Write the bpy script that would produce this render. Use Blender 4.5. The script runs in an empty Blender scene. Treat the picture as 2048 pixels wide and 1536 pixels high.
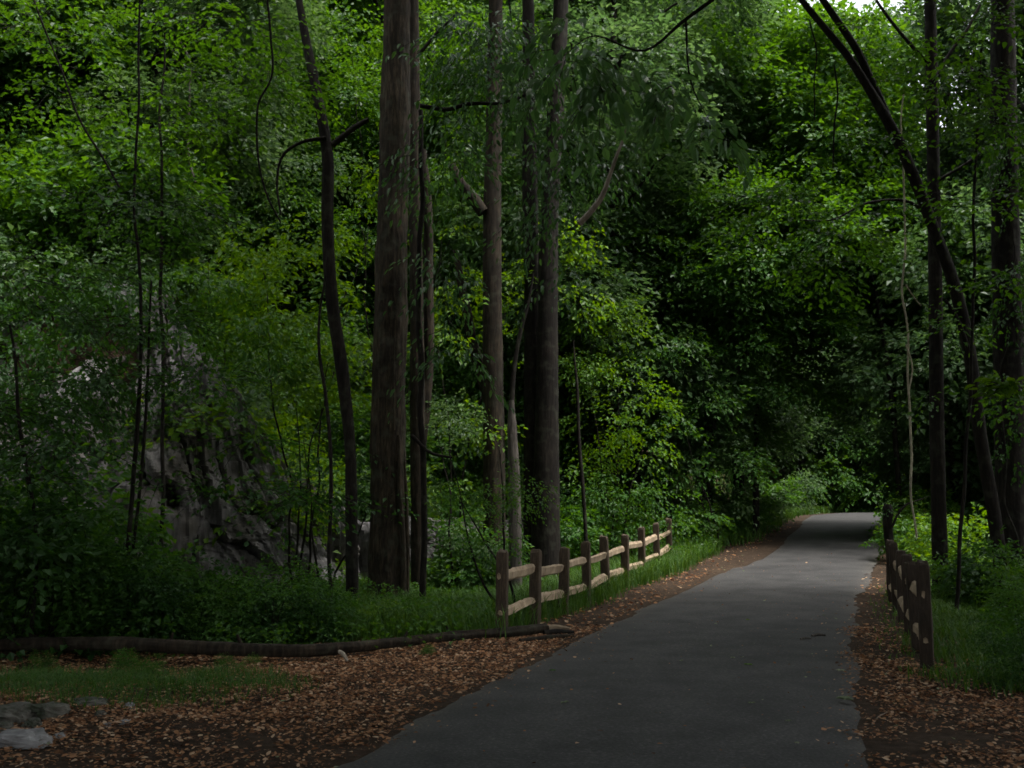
import bpy, math, random
import numpy as np

# ------------------------------------------------------------------ camera, sky, sun, exposure
scene = bpy.context.scene
R = math.radians
CAM_Z = 1.66
FPX = 2000.0                      # focal length in photograph pixels (2048 wide)
PITCH = math.atan(252.0 / FPX)
cam_d = bpy.data.cameras.new("camera")
cam_d.sensor_width = 36.0
cam_d.lens = 36.0 * FPX / 2048.0
cam_d.clip_start = 0.05
cam_d.clip_end = 1500.0
cam = bpy.data.objects.new("camera", cam_d)
scene.collection.objects.link(cam)
cam.location = (0, 0, CAM_Z)
cam.rotation_euler = (math.pi / 2 + PITCH, 0, 0)
scene.camera = cam

SUN_EL, SUN_AZ = R(70), R(112)    # azimuth clockwise from +Y: light comes from the right, a little behind us
world = bpy.data.worlds.new("World")
scene.world = world
world.use_nodes = True
wn = world.node_tree
wn.nodes.clear()
wo = wn.nodes.new("ShaderNodeOutputWorld")
bg = wn.nodes.new("ShaderNodeBackground")
sky = wn.nodes.new("ShaderNodeTexSky")
sky.sky_type = 'NISHITA'
sky.sun_disc = False
sky.sun_elevation = SUN_EL
sky.sun_rotation = SUN_AZ
sky.air_density = 1.3
sky.dust_density = 6.0
sky.ozone_density = 1.0
bg.inputs[1].default_value = 0.15
hsv = wn.nodes.new("ShaderNodeHueSaturation")   # an overcast, nearly colourless sky
hsv.inputs['Saturation'].default_value = 0.30
wn.links.new(sky.outputs[0], hsv.inputs['Color'])
wn.links.new(hsv.outputs[0], bg.inputs[0])
wn.links.new(bg.outputs[0], wo.inputs[0])

sun_d = bpy.data.lights.new("sun", 'SUN')
sun_d.energy = 1.3
sun_d.angle = R(13)
sun_d.color = (1.0, 0.96, 0.90)
sun = bpy.data.objects.new("sun", sun_d)
scene.collection.objects.link(sun)
# direction the light travels
sdx = -math.sin(SUN_AZ) * math.cos(SUN_EL)
sdy = -math.cos(SUN_AZ) * math.cos(SUN_EL)
sdz = -math.sin(SUN_EL)
from mathutils import Vector
sun.rotation_euler = Vector((sdx, sdy, sdz)).to_track_quat('-Z', 'Y').to_euler()

scene.view_settings.view_transform = 'Standard'
scene.view_settings.look = 'None'
scene.view_settings.gamma = 1.0
scene.view_settings.exposure = 1.62
scene.view_settings.use_curve_mapping = False
scene.render.engine = 'CYCLES'
cy = scene.cycles
cy.max_bounces = 7
cy.diffuse_bounces = 6
cy.glossy_bounces = 2
cy.transmission_bounces = 2
cy.transparent_max_bounces = 2
cy.sample_clamp_indirect = 3.0
cy.filter_width = 1.7
cy.use_denoising = True
cy.denoiser = 'OPENIMAGEDENOISE'
cy.denoising_input_passes = 'RGB_ALBEDO_NORMAL'
cy.denoising_prefilter = 'NONE'

# ------------------------------------------------------------------ helpers
CT, ST = math.cos(PITCH), math.sin(PITCH)


def P(px, py, Y):
    """world point seen at photograph pixel (px, py) at ground distance Y"""
    u = (px - 1024.0) / FPX
    v = (768.0 - py) / FPX
    dy = CT - ST * v
    dz = ST + CT * v
    t = Y / dy
    return np.array([u * t, Y, CAM_Z + dz * t])


def on_ground(px, py, dz=0.0):
    """ground point seen at a photograph pixel (ground taken as level there)"""
    v = (768.0 - py) / FPX
    dz_ = ST + CT * v
    Y = (dz - CAM_Z) / dz_ * (CT - ST * v)
    return P(px, py, Y)


def hash2(ix, iy, iz, seed):
    n = (ix.astype(np.int64) * 374761393 + iy.astype(np.int64) * 668265263 + iz.astype(np.int64) * 2147483647 + seed * 974711) & 0xffffffff
    n = ((n ^ (n >> 13)) * 1274126177) & 0xffffffff
    n = (n ^ (n >> 16)) & 0xffffffff
    return n / 4294967295.0


def noise3(x, y, z, seed=0):
    x, y, z = np.broadcast_arrays(np.asarray(x, float), np.asarray(y, float), np.asarray(z, float))
    ix, iy, iz = np.floor(x), np.floor(y), np.floor(z)
    fx, fy, fz = x - ix, y - iy, z - iz
    fx, fy, fz = [f * f * (3 - 2 * f) for f in (fx, fy, fz)]
    r = 0
    for a in (0, 1):
        for b in (0, 1):
            for c in (0, 1):
                w = (fx if a else 1 - fx) * (fy if b else 1 - fy) * (fz if c else 1 - fz)
                r = r + w * hash2(ix + a, iy + b, iz + c, seed)
    return r * 2 - 1


def fbm(x, y, z=0.0, oct=4, seed=0):
    r, a, f = 0, 0.5, 1.0
    for o in range(oct):
        r = r + a * noise3(np.asarray(x) * f, np.asarray(y) * f, np.asarray(z) * f, seed + o)
        a *= 0.5
        f *= 2.03
    return r


def ss(a, b, x):
    t = np.clip((x - a) / (b - a), 0, 1)
    return t * t * (3 - 2 * t)


def mesh_from(name, verts, faces, mat=None, smooth=False, attr=None):
    """verts (n,3); faces: (m,k) int array or a list of such arrays"""
    me = bpy.data.meshes.new(name)
    verts = np.asarray(verts, np.float32)
    fl = faces if isinstance(faces, list) else [faces]
    fl = [np.asarray(f, np.int32) for f in fl if len(f)]
    me.vertices.add(len(verts))
    me.vertices.foreach_set("co", verts.ravel())
    loops = np.concatenate([f.ravel() for f in fl])
    tot = np.concatenate([np.full(len(f), f.shape[1], np.int32) for f in fl])
    start = np.concatenate([[0], np.cumsum(tot)[:-1]]).astype(np.int32)
    me.loops.add(len(loops))
    me.loops.foreach_set("vertex_index", loops)
    me.polygons.add(len(tot))
    me.polygons.foreach_set("loop_start", start)
    me.polygons.foreach_set("loop_total", tot)
    me.update(calc_edges=True)
    me.polygons.foreach_set("use_smooth", np.full(len(tot), bool(smooth)))
    if attr is not None:
        for k, a in attr.items():
            at = me.attributes.new(k, 'FLOAT', 'POINT')
            at.data.foreach_set("value", np.asarray(a, np.float32))
    if mat:
        me.materials.append(mat)
    return me


def link(name, me, parent=None, loc=(0, 0, 0), rot=(0, 0, 0), scale=(1, 1, 1), **props):
    o = bpy.data.objects.new(name, me)
    scene.collection.objects.link(o)
    o.location = [float(v) for v in loc]
    o.rotation_euler = rot
    o.scale = scale if hasattr(scale, '__len__') else (scale,) * 3
    if parent:
        o.parent = parent
    for k, v in props.items():
        if v is not None:
            o[k] = v
    return o


def own_mat(o, mat):
    """the mesh stays shared; the material sits on the object"""
    o.material_slots[0].link = 'OBJECT'
    o.material_slots[0].material = mat
    return o


class MB:
    """collects geometry for ONE mesh"""
    def __init__(s):
        s.v, s.f3, s.f4, s.a, s.n = [], [], [], [], 0

    def add(s, v, f, a=None):
        v = np.asarray(v, float)
        f = np.asarray(f, int)
        s.v.append(v)
        (s.f3 if f.shape[1] == 3 else s.f4).append(f + s.n)
        s.a.append(np.full(len(v), 0.5) if a is None else a)
        s.n += len(v)

    def mesh(s, name, mat, smooth=False):
        fl = []
        if s.f4:
            fl.append(np.concatenate(s.f4))
        if s.f3:
            fl.append(np.concatenate(s.f3))
        return mesh_from(name, np.concatenate(s.v), fl, mat, smooth, {"rnd": np.concatenate(s.a)})


def resample(pts, rad, step):
    pts = np.asarray(pts, float)
    rad = np.asarray(rad, float)
    seg = np.linalg.norm(np.diff(pts, axis=0), axis=1)
    t = np.concatenate([[0], np.cumsum(seg)])
    n = max(2, int(t[-1] / step) + 1)
    tt = np.linspace(0, t[-1], n)
    # cubic (Catmull-Rom / Hermite) interpolation
    m = np.gradient(pts, t, axis=0) if len(pts) > 2 else np.repeat((pts[1:] - pts[:-1]) / t[-1], 2, axis=0)
    i = np.clip(np.searchsorted(t, tt, side='right') - 1, 0, len(t) - 2)
    h = (t[i + 1] - t[i])[:, None]
    u = ((tt - t[i]) / (t[i + 1] - t[i]))[:, None]
    p = (2 * u**3 - 3 * u**2 + 1) * pts[i] + (u**3 - 2 * u**2 + u) * h * m[i] + (-2 * u**3 + 3 * u**2) * pts[i + 1] + (u**3 - u**2) * h * m[i + 1]
    return p, np.interp(tt, t, rad), tt


def tube(mb, pts, rad, sides=8, step=0.3, bark=0.0, bfreq=9.0, wob=0.0, seed=0, flare=0.0, cap=True, squash=None):
    p, r, tt = resample(pts, rad, step)
    n = len(p)
    if wob:
        p = p.copy()
        w = np.stack([noise3(tt * 1.3, 5.1, seed, seed), noise3(tt * 1.3, 9.7, seed, seed + 1), 0 * tt], 1)
        p += w * wob
    tan = np.gradient(p, axis=0)
    tan /= np.linalg.norm(tan, axis=1)[:, None]
    ref = np.array([1.0, 0.03, 0.0])
    if abs(tan[0] @ ref) > 0.85:
        ref = np.array([0.0, 0.05, 1.0])
    A = np.zeros((n, 3))
    a = ref
    for i in range(n):
        a = a - tan[i] * (a @ tan[i])
        a /= np.linalg.norm(a)
        A[i] = a
    B = np.cross(tan, A)
    th = np.linspace(0, 2 * np.pi, sides, endpoint=False)
    C, S = np.cos(th)[None, :], np.sin(th)[None, :]
    rr = np.repeat(r[:, None], sides, 1)
    if flare:
        lob = 1 + 0.35 * np.cos(th * 5 + seed)[None, :] + 0.2 * np.cos(th * 3 + 2 * seed)[None, :]
        rr = rr * (1 + flare * np.exp(-tt / 0.35)[:, None] * lob)
    if bark:
        X, Y_ = C * bfreq / 6, S * bfreq / 6
        z = tt[:, None]
        w = 0.25 * noise3(z * 1.1, X * 1.5, Y_ * 1.5, seed + 4)
        b = np.abs(noise3(X * 6 + w * 3, Y_ * 6, z * 1.6, seed)) - 0.35
        c = noise3(X * 14, Y_ * 14, z * 7, seed + 9) * 0.35
        d = noise3(X * 1.2, Y_ * 1.2, z * 0.9, seed + 19) * 0.9
        rr = rr + bark * (b + c) + bark * d
    V = p[:, None, :] + rr[:, :, None] * (C[:, :, None] * A[:, None, :] + S[:, :, None] * B[:, None, :])
    if squash is not None:
        V = p[:, None, :] + (V - p[:, None, :]) * np.asarray(squash)
    V = V.reshape(-1, 3)
    i = np.arange(n - 1)[:, None] * sides
    j = np.arange(sides)[None, :]
    j2 = (j + 1) % sides
    F = np.stack([i + j, i + j2, i + sides + j2, i + sides + j], -1).reshape(-1, 4)
    mb.add(V, F, np.full(len(V), 0.5))
    if cap:
        for k, row in ((0, 0), (1, (n - 1) * sides)):
            ce = p[0 if k == 0 else -1]
            vv = np.vstack([V[row:row + sides], ce])
            jj = np.arange(sides)
            f = np.stack([jj, (jj + 1) % sides, np.full(sides, sides)], 1)
            if k == 0:
                f = f[:, ::-1]
            mb.add(vv, f, np.full(len(vv), 0.95))


def norm(a):
    return a / np.maximum(np.linalg.norm(a, axis=-1, keepdims=True), 1e-9)


def leaves(mb, pos, d, up, size, width=0.5, fine=False, rng=None, rnd=None, droop=0.15):
    """pos,d,up (n,3), size (n): folded leaf blades; fine = six-vertex blades"""
    n = len(pos)
    d = norm(d)
    side = norm(np.cross(d, up))
    nr = np.cross(side, d)
    s = size[:, None]
    w = s * width * 0.5
    f = 0.18 * w * 2
    if rnd is None:
        rnd = rng.random(n)
    if not fine:
        v = np.stack([pos, pos + d * s * .45 + side * w + nr * f, pos + d * s - nr * s * droop, pos + d * s * .45 - side * w + nr * f], 1)
        F = np.arange(n)[:, None] * 4 + np.array([0, 1, 2, 3])[None, :]
        # fold along the midrib: two triangles
        F = np.concatenate([F[:, [0, 1, 2]], F[:, [0, 2, 3]]])
        mb.add(v.reshape(-1, 3), F, np.repeat(rnd, 4))
    else:
        v = np.stack([pos,
                      pos + d * s * .28 + side * w * .95 + nr * f,
                      pos + d * s * .66 + side * w * .75 + nr * (f * .8 - s * droop * .3),
                      pos + d * s - nr * s * droop,
                      pos + d * s * .66 - side * w * .75 + nr * (f * .8 - s * droop * .3),
                      pos + d * s * .28 - side * w * .95 + nr * f], 1)
        b = np.arange(n)[:, None] * 6
        F = np.concatenate([b + np.array([[0, 1, 2, 3]]), b + np.array([[0, 3, 4, 5]])])
        mb.add(v.reshape(-1, 3), F, np.repeat(rnd, 6))


def sprays(mb, base, d, up, L, n, lsize, rng, width=0.5, spread=0.45, sag=0.25, jit=0.5, fine=False, twig=None, hang=0.0):
    """leafy twigs: base,d,up (N,3); L (N)"""
    N = len(base)
    d = norm(d)
    side = norm(np.cross(d, up))
    t = (np.arange(n) + rng.random((N, n))) / n
    sg = np.where(np.arange(n)[None, :] % 2 == 0, 1.0, -1.0)
    wid = spread * (1 - 0.55 * t) * rng.random((N, n))
    Lt = L[:, None]
    pos = base[:, None, :] + d[:, None, :] * (t * Lt)[..., None] + side[:, None, :] * (sg * wid * Lt)[..., None]
    pos[..., 2] -= sag * Lt * t * t + 0.03 * rng.standard_normal((N, n))
    ld = d[:, None, :] * (0.35 + 0.6 * t)[..., None] + side[:, None, :] * (sg * (1 - 0.5 * t))[..., None]
    ld[..., 2] -= hang + 0.15
    ld += rng.standard_normal(ld.shape) * 0.25
    lu = up[:, None, :] + rng.standard_normal((N, n, 3)) * jit
    sz = lsize * (0.6 + 0.7 * rng.random((N, n)))
    tone = np.clip(rng.random(N)[:, None] * 0.6 + rng.random((N, n)) * 0.4, 0, 1)
    leaves(mb, pos.reshape(-1, 3), ld.reshape(-1, 3), lu.reshape(-1, 3), sz.ravel(), width, fine, rng, tone.ravel())
    if twig is not None:
        # thin three-sided twigs
        k = 4
        tt = np.linspace(0, 1, k)
        pp = base[:, None, :] + d[:, None, :] * (tt[None, :] * Lt)[..., None]
        pp[..., 2] -= sag * Lt * tt[None, :]**2
        rad = 0.006 * (1 - 0.7 * tt)
        ring = []
        for a in range(3):
            c, s_ = math.cos(a * 2.094), math.sin(a * 2.094)
            ring.append(pp + rad[None, :, None] * (c * side[:, None, :] + s_ * up[:, None, :]))
        V = np.stack(ring, 2)  # N,k,3,3
        idx = np.arange(N)[:, None, None] * (k * 3) + np.arange(k - 1)[None, :, None] * 3 + np.arange(3)[None, None, :]
        nx = np.arange(N)[:, None, None] * (k * 3) + np.arange(k - 1)[None, :, None] * 3 + ((np.arange(3) + 1) % 3)[None, None, :]
        F = np.stack([idx, nx, nx + 3, idx + 3], -1).reshape(-1, 4)
        twig.add(V.reshape(-1, 3), F)


def blob_sprays(mb, blobs, dens, n, lsize, seed, L=0.6, flat=0.5, sag=0.25, width=0.5, jit=0.5, fine=False, hang=0.0, twig=None, inner=0.5, spread=0.45, gap=-0.1):
    """blobs: (cx,cy,cz, rx,ry,rz); dens = sprays per square metre of blob surface"""
    rng = np.random.default_rng(seed)
    for (cx, cy, cz, rx, ry, rz) in blobs:
        area = 4 * math.pi * ((rx * ry)**1.6 / 3 + (rx * rz)**1.6 / 3 + (ry * rz)**1.6 / 3)**(1 / 1.6)
        N = max(6, int(area * dens))
        o = norm(rng.standard_normal((N, 3)))
        low = o[:, 2] < -0.35
        o[low, 2] *= 0.5
        o = norm(o)
        rad = (inner + (1 - inner) * rng.random(N)**0.6) * (1 + 0.28 * fbm(o[:, 0] * 1.8 + cx, o[:, 1] * 1.8 + cy, o[:, 2] * 1.8, 3, seed))
        base = np.array([cx, cy, cz]) + o * np.array([rx, ry, rz]) * rad[:, None]
        d = o * np.array([1, 1, flat]) + rng.standard_normal((N, 3)) * 0.35
        d[:, 2] -= 0.1 + hang * 0.5
        up = np.array([0, 0, 1.0]) + o * 0.35 + rng.standard_normal((N, 3)) * 0.2
        # drop whole pockets so that gaps show
        g = fbm(base[:, 0] * 0.9, base[:, 1] * 0.9, base[:, 2] * 1.3, 2, seed + 33)
        keep = (g > gap) | (max(rx, rz) < 0.3)
        sprays(mb, base[keep], d[keep], up[keep], L * (0.6 + 0.8 * rng.random(keep.sum())), n, lsize, rng, width, spread, sag, jit, fine, twig, hang)


# ------------------------------------------------------------------ materials
def new_mat(name):
    m = bpy.data.materials.new(name)
    m.use_nodes = True
    m.node_tree.nodes.clear()
    return m, m.node_tree.nodes, m.node_tree.links


def ramp(N, stops):
    r = N.new("ShaderNodeValToRGB")
    el = r.color_ramp.elements
    while len(el) > 1:
        el.remove(el[-1])
    el[0].position = stops[0][0]
    el[0].color = (*stops[0][1], 1)
    for p, c in stops[1:]:
        e = el.new(p)
        e.color = (*c, 1)
    return r


def leaf_mat(name, cols, trans=0.35, rough=0.5, spec=0.35, objvar=0.25):
    m, N, L = new_mat(name)
    out = N.new("ShaderNodeOutputMaterial")
    at = N.new("ShaderNodeAttribute")
    at.attribute_name = "rnd"
    oi = N.new("ShaderNodeObjectInfo")
    ad = N.new("ShaderNodeMath"); ad.operation = 'MULTIPLY_ADD'
    L.new(oi.outputs['Random'], ad.inputs[0]); ad.inputs[1].default_value = objvar
    mu = N.new("ShaderNodeMath"); mu.operation = 'MULTIPLY'; mu.inputs[1].default_value = 1 - objvar
    L.new(at.outputs['Fac'], mu.inputs[0]); L.new(mu.outputs[0], ad.inputs[2])
    k = len(cols)
    rp = ramp(N, [(i / (k - 1), c) for i, c in enumerate(cols)])
    L.new(ad.outputs[0], rp.inputs[0])
    b = N.new("ShaderNodeBsdfPrincipled")
    b.inputs['Roughness'].default_value = rough
    b.inputs['Specular IOR Level'].default_value = spec
    L.new(rp.outputs[0], b.inputs['Base Color'])
    tr = N.new("ShaderNodeBsdfTranslucent")
    hs = N.new("ShaderNodeHueSaturation")
    hs.inputs['Hue'].default_value = 0.47
    hs.inputs['Saturation'].default_value = 1.15
    hs.inputs['Value'].default_value = 1.5
    L.new(rp.outputs[0], hs.inputs['Color']); L.new(hs.outputs[0], tr.inputs['Color'])
    mx = N.new("ShaderNodeMixShader"); mx.inputs[0].default_value = trans
    L.new(b.outputs[0], mx.inputs[1]); L.new(tr.outputs[0], mx.inputs[2])
    L.new(mx.outputs[0], out.inputs[0])
    return m


def bark_mat(name, c1, c2, c3, scale=1.0, bump=0.6, moss=0.0, lichen=0.35):
    m, N, L = new_mat(name)
    out = N.new("ShaderNodeOutputMaterial")
    b = N.new("ShaderNodeBsdfPrincipled")
    b.inputs['Roughness'].default_value = 0.9
    b.inputs['Specular IOR Level'].default_value = 0.2
    tc = N.new("ShaderNodeTexCoord")
    mp = N.new("ShaderNodeMapping")
    mp.inputs['Scale'].default_value = (22 * scale, 22 * scale, 3.2 * scale)
    L.new(tc.outputs['Object'], mp.inputs[0])
    n1 = N.new("ShaderNodeTexNoise"); n1.inputs['Scale'].default_value = 1.0
    n1.inputs['Detail'].default_value = 6; n1.inputs['Roughness'].default_value = 0.65
    L.new(mp.outputs[0], n1.inputs['Vector'])
    n2 = N.new("ShaderNodeTexNoise"); n2.inputs['Scale'].default_value = 1.6
    n2.inputs['Detail'].default_value = 4
    L.new(tc.outputs['Object'], n2.inputs['Vector'])
    r1 = ramp(N, [(0.3, c1), (0.52, c2), (0.72, c3)])
    L.new(n1.outputs['Fac'], r1.inputs[0])
    r2 = ramp(N, [(0.38, (0.62, 0.60, 0.58)), (0.66, (1.18, 1.14, 1.08))])
    L.new(n2.outputs['Fac'], r2.inputs[0])
    mx = N.new("ShaderNodeMix"); mx.data_type = 'RGBA'; mx.blend_type = 'MULTIPLY'; mx.inputs[0].default_value = 1
    L.new(r1.outputs[0], mx.inputs[6]); L.new(r2.outputs[0], mx.inputs[7])
    n3 = N.new("ShaderNodeTexNoise"); n3.inputs['Scale'].default_value = 5.5; n3.inputs['Detail'].default_value = 8
    L.new(tc.outputs['Object'], n3.inputs['Vector'])
    r3 = ramp(N, [(0.52, (0, 0, 0)), (0.68, (lichen,) * 3)])
    L.new(n3.outputs['Fac'], r3.inputs[0])
    m2 = N.new("ShaderNodeMix"); m2.data_type = 'RGBA'
    L.new(r3.outputs[0], m2.inputs[0]); L.new(mx.outputs[2], m2.inputs[6])
    m2.inputs[7].default_value = (0.060, 0.066, 0.045, 1)
    L.new(m2.outputs[2], b.inputs['Base Color'])
    bp = N.new("ShaderNodeBump"); bp.inputs['Strength'].default_value = bump; bp.inputs['Distance'].default_value = 0.02
    L.new(n1.outputs['Fac'], bp.inputs['Height']); L.new(bp.outputs[0], b.inputs['Normal'])
    L.new(b.outputs[0], out.inputs[0])
    return m


def noise_mat(name, stops, scale, detail=8, rough=0.85, bump=0.4, bdist=0.02, spec=0.3, vec_scale=(1, 1, 1), scale2=None, mul=((0.35, (0.7, 0.7, 0.7)), (0.65, (1.15, 1.15, 1.15))), rot=(0, 0, 0), attrmix=None):
    m, N, L = new_mat(name)
    out = N.new("ShaderNodeOutputMaterial")
    b = N.new("ShaderNodeBsdfPrincipled")
    b.inputs['Roughness'].default_value = rough
    b.inputs['Specular IOR Level'].default_value = spec
    tc = N.new("ShaderNodeTexCoord")
    mp = N.new("ShaderNodeMapping")
    mp.inputs['Scale'].default_value = vec_scale
    mp.inputs['Rotation'].default_value = rot
    L.new(tc.outputs['Object'], mp.inputs[0])
    n1 = N.new("ShaderNodeTexNoise"); n1.inputs['Scale'].default_value = scale
    n1.inputs['Detail'].default_value = detail; n1.inputs['Roughness'].default_value = 0.65
    L.new(mp.outputs[0], n1.inputs['Vector'])
    r1 = ramp(N, stops)
    L.new(n1.outputs['Fac'], r1.inputs[0])
    col = r1.outputs[0]
    if attrmix:
        at = N.new("ShaderNodeAttribute"); at.attribute_name = "rnd"
        r9 = ramp(N, attrmix)
        L.new(at.outputs['Fac'], r9.inputs[0])
        m9 = N.new("ShaderNodeMix"); m9.data_type = 'RGBA'; m9.blend_type = 'MULTIPLY'; m9.inputs[0].default_value = 1
        L.new(col, m9.inputs[6]); L.new(r9.outputs[0], m9.inputs[7])
        col = m9.outputs[2]
    if scale2:
        n2 = N.new("ShaderNodeTexNoise"); n2.inputs['Scale'].default_value = scale2
        n2.inputs['Detail'].default_value = 5
        L.new(tc.outputs['Object'], n2.inputs['Vector'])
        r2 = ramp(N, list(mul))
        L.new(n2.outputs['Fac'], r2.inputs[0])
        mx = N.new("ShaderNodeMix"); mx.data_type = 'RGBA'; mx.blend_type = 'MULTIPLY'; mx.inputs[0].default_value = 1
        L.new(col, mx.inputs[6]); L.new(r2.outputs[0], mx.inputs[7])
        col = mx.outputs[2]
    L.new(col, b.inputs['Base Color'])
    bp = N.new("ShaderNodeBump"); bp.inputs['Strength'].default_value = bump; bp.inputs['Distance'].default_value = bdist
    L.new(n1.outputs['Fac'], bp.inputs['Height']); L.new(bp.outputs[0], b.inputs['Normal'])
    L.new(b.outputs[0], out.inputs[0])
    return m


M = {}
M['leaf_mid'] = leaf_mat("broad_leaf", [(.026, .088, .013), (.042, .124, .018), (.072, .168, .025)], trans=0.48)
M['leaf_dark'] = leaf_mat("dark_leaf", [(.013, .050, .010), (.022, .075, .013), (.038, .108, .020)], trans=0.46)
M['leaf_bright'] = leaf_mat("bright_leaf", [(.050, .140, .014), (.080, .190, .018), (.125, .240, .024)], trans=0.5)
M['leaf_teal'] = leaf_mat("glossy_leaf", [(.022, .075, .022), (.036, .105, .028), (.060, .145, .036)], trans=0.35, rough=0.45, spec=0.45)
M['leaf_far'] = leaf_mat("fine_leaf", [(.030, .078, .026), (.054, .115, .038), (.098, .168, .062)], trans=0.46)
M['leaf_pale'] = leaf_mat("pale_leaf", [(.045, .125, .040), (.065, .165, .050), (.10, .21, .065)], trans=0.35, rough=0.4, spec=0.5)
M['grass'] = leaf_mat("grass_blade", [(.025, .075, .014), (.045, .115, .018), (.075, .150, .026)], trans=0.35, rough=0.5, spec=0.3)
M['litter'] = leaf_mat("dry_leaf", [(.05, .026, .013), (.14, .068, .031), (.27, .135, .062), (.35, .19, .095), (.48, .35, .23)], trans=0.12, rough=0.75, spec=0.2, objvar=0.0)
M['fresh'] = leaf_mat("torn_green_leaf", [(.10, .14, .07), (.16, .20, .10), (.28, .30, .20)], trans=0.15, rough=0.6, spec=0.3, objvar=0.6)
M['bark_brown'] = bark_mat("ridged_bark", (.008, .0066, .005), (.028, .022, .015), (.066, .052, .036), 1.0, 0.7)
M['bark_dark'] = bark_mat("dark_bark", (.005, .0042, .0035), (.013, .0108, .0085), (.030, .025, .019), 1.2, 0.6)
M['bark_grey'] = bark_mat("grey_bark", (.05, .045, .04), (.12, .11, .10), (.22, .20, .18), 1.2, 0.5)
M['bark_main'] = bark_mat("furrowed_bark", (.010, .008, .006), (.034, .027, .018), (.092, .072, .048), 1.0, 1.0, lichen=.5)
M['dead_wood'] = bark_mat("bleached_wood", (.14, .12, .10), (.28, .25, .21), (.42, .38, .33), 1.5, 0.4, lichen=0.1)
M['vine'] = bark_mat("pale_vine_bark", (.26, .25, .18), (.44, .42, .31), (.56, .54, .42), 2.0, 0.3, lichen=0.2)
M['rail'] = noise_mat("split_rail_wood", [(0.3, (.15, .11, .070)), (0.5, (.33, .25, .165)), (0.75, (.46, .37, .26))], 6, vec_scale=(1, 1, 1), rough=0.8, bump=0.5, scale2=1.8)
M['post'] = noise_mat("stained_post_wood", [(0.3, (.036, .026, .017)), (0.55, (.085, .061, .040)), (0.8, (.16, .12, .082))], 9, vec_scale=(6, 6, 0.8), rough=0.8, bump=0.5, scale2=3)
M['asphalt'] = noise_mat("asphalt", [(0.32, (.018, .018, .0182)), (0.48, (.034, .0335, .0335)), (0.58, (.048, .047, .0465)), (0.72, (.110, .106, .103))], 40, detail=5, rough=0.75, bump=0.45, bdist=0.006, spec=0.35, scale2=1.7, mul=((0.34, (0.62, 0.62, 0.63)), (0.64, (1.16, 1.15, 1.14))), attrmix=[(0.0, (1, 1, 1)), (1.0, (1.9, 1.75, 1.5))])
M['soil'] = noise_mat("forest_soil", [(0.3, (.022, .016, .011)), (0.55, (.050, .034, .023)), (0.75, (.085, .060, .042))], 9, rough=0.95, bump=0.8, bdist=0.04, scale2=0.7, spec=0.1)
M['stone'] = noise_mat("field_stone", [(0.3, (.14, .14, .145)), (0.55, (.26, .26, .26)), (0.75, (.40, .40, .40))], 7, rough=0.85, bump=0.6, scale2=2.5)
M['mossy'] = noise_mat("mossy_stone", [(0.35, (.030, .045, .020)), (0.5, (.08, .08, .065)), (0.75, (.16, .15, .13))], 5, rough=0.95, bump=0.7, scale2=3)


def rock_mat():
    m, N, L = new_mat("layered_rock")
    out = N.new("ShaderNodeOutputMaterial")
    b = N.new("ShaderNodeBsdfPrincipled"); b.inputs['Roughness'].default_value = 0.75
    b.inputs['Specular IOR Level'].default_value = 0.35
    tc = N.new("ShaderNodeTexCoord")
    mp = N.new("ShaderNodeMapping")
    mp.inputs['Rotation'].default_value = (0, R(18), R(20))
    mp.inputs['Scale'].default_value = (4.5, 3.0, 0.9)
    L.new(tc.outputs['Object'], mp.inputs[0])
    n1 = N.new("ShaderNodeTexNoise"); n1.inputs['Scale'].default_value = 1.3; n1.inputs['Detail'].default_value = 6
    n1.inputs['Roughness'].default_value = 0.7
    L.new(mp.outputs[0], n1.inputs['Vector'])
    r1 = ramp(N, [(0.28, (.03, .028, .028)), (0.42, (.10, .095, .096)), (0.56, (.185, .175, .178)), (0.74, (.36, .345, .35))])
    L.new(n1.outputs['Fac'], r1.inputs[0])
    n2 = N.new("ShaderNodeTexNoise"); n2.inputs['Scale'].default_value = 0.9; n2.inputs['Detail'].default_value = 7
    L.new(tc.outputs['Object'], n2.inputs['Vector'])
    r2 = ramp(N, [(0.42, (0, 0, 0)), (0.62, (1, 1, 1))])
    L.new(n2.outputs['Fac'], r2.inputs[0])
    mx = N.new("ShaderNodeMix"); mx.data_type = 'RGBA'
    L.new(r2.outputs[0], mx.inputs[0]); L.new(r1.outputs[0], mx.inputs[6])
    mu = N.new("ShaderNodeMix"); mu.data_type = 'RGBA'; mu.blend_type = 'MULTIPLY'; mu.inputs[0].default_value = 1
    L.new(r1.outputs[0], mu.inputs[6]); mu.inputs[7].default_value = (0.42, 0.40, 0.34, 1)
    L.new(mu.outputs[2], mx.inputs[7])
    L.new(mx.outputs[2], b.inputs['Base Color'])
    bp = N.new("ShaderNodeBump"); bp.inputs['Strength'].default_value = 0.7; bp.inputs['Distance'].default_value = 0.05
    L.new(n1.outputs['Fac'], bp.inputs['Height']); L.new(bp.outputs[0], b.inputs['Normal'])
    L.new(b.outputs[0], out.inputs[0])
    return m


M['rock'] = rock_mat()

# ------------------------------------------------------------------ terrain
PY = np.array([-6, 6.4, 8.7, 10.7, 14.4, 18.4, 25, 31, 39, 46, 54, 62, 75])
PX = np.array([-3.4, 0.46, 1.15, 1.78, 3.02, 4.40, 7.0, 9.6, 12.7, 15.3, 19.4, 25, 36])
PZ = np.array([0, 0, 0, 0, 0, 0, 0.22, 0.66, 1.13, 1.40, 1.5, 1.5, 1.5])


def path_x(y):
    return np.interp(y, PY, PX)


def path_z(y):
    # rounded version of the profile
    return (np.interp(y - 1.5, PY, PZ) + np.interp(y, PY, PZ) * 2 + np.interp(y + 1.5, PY, PZ)) / 4


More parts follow.
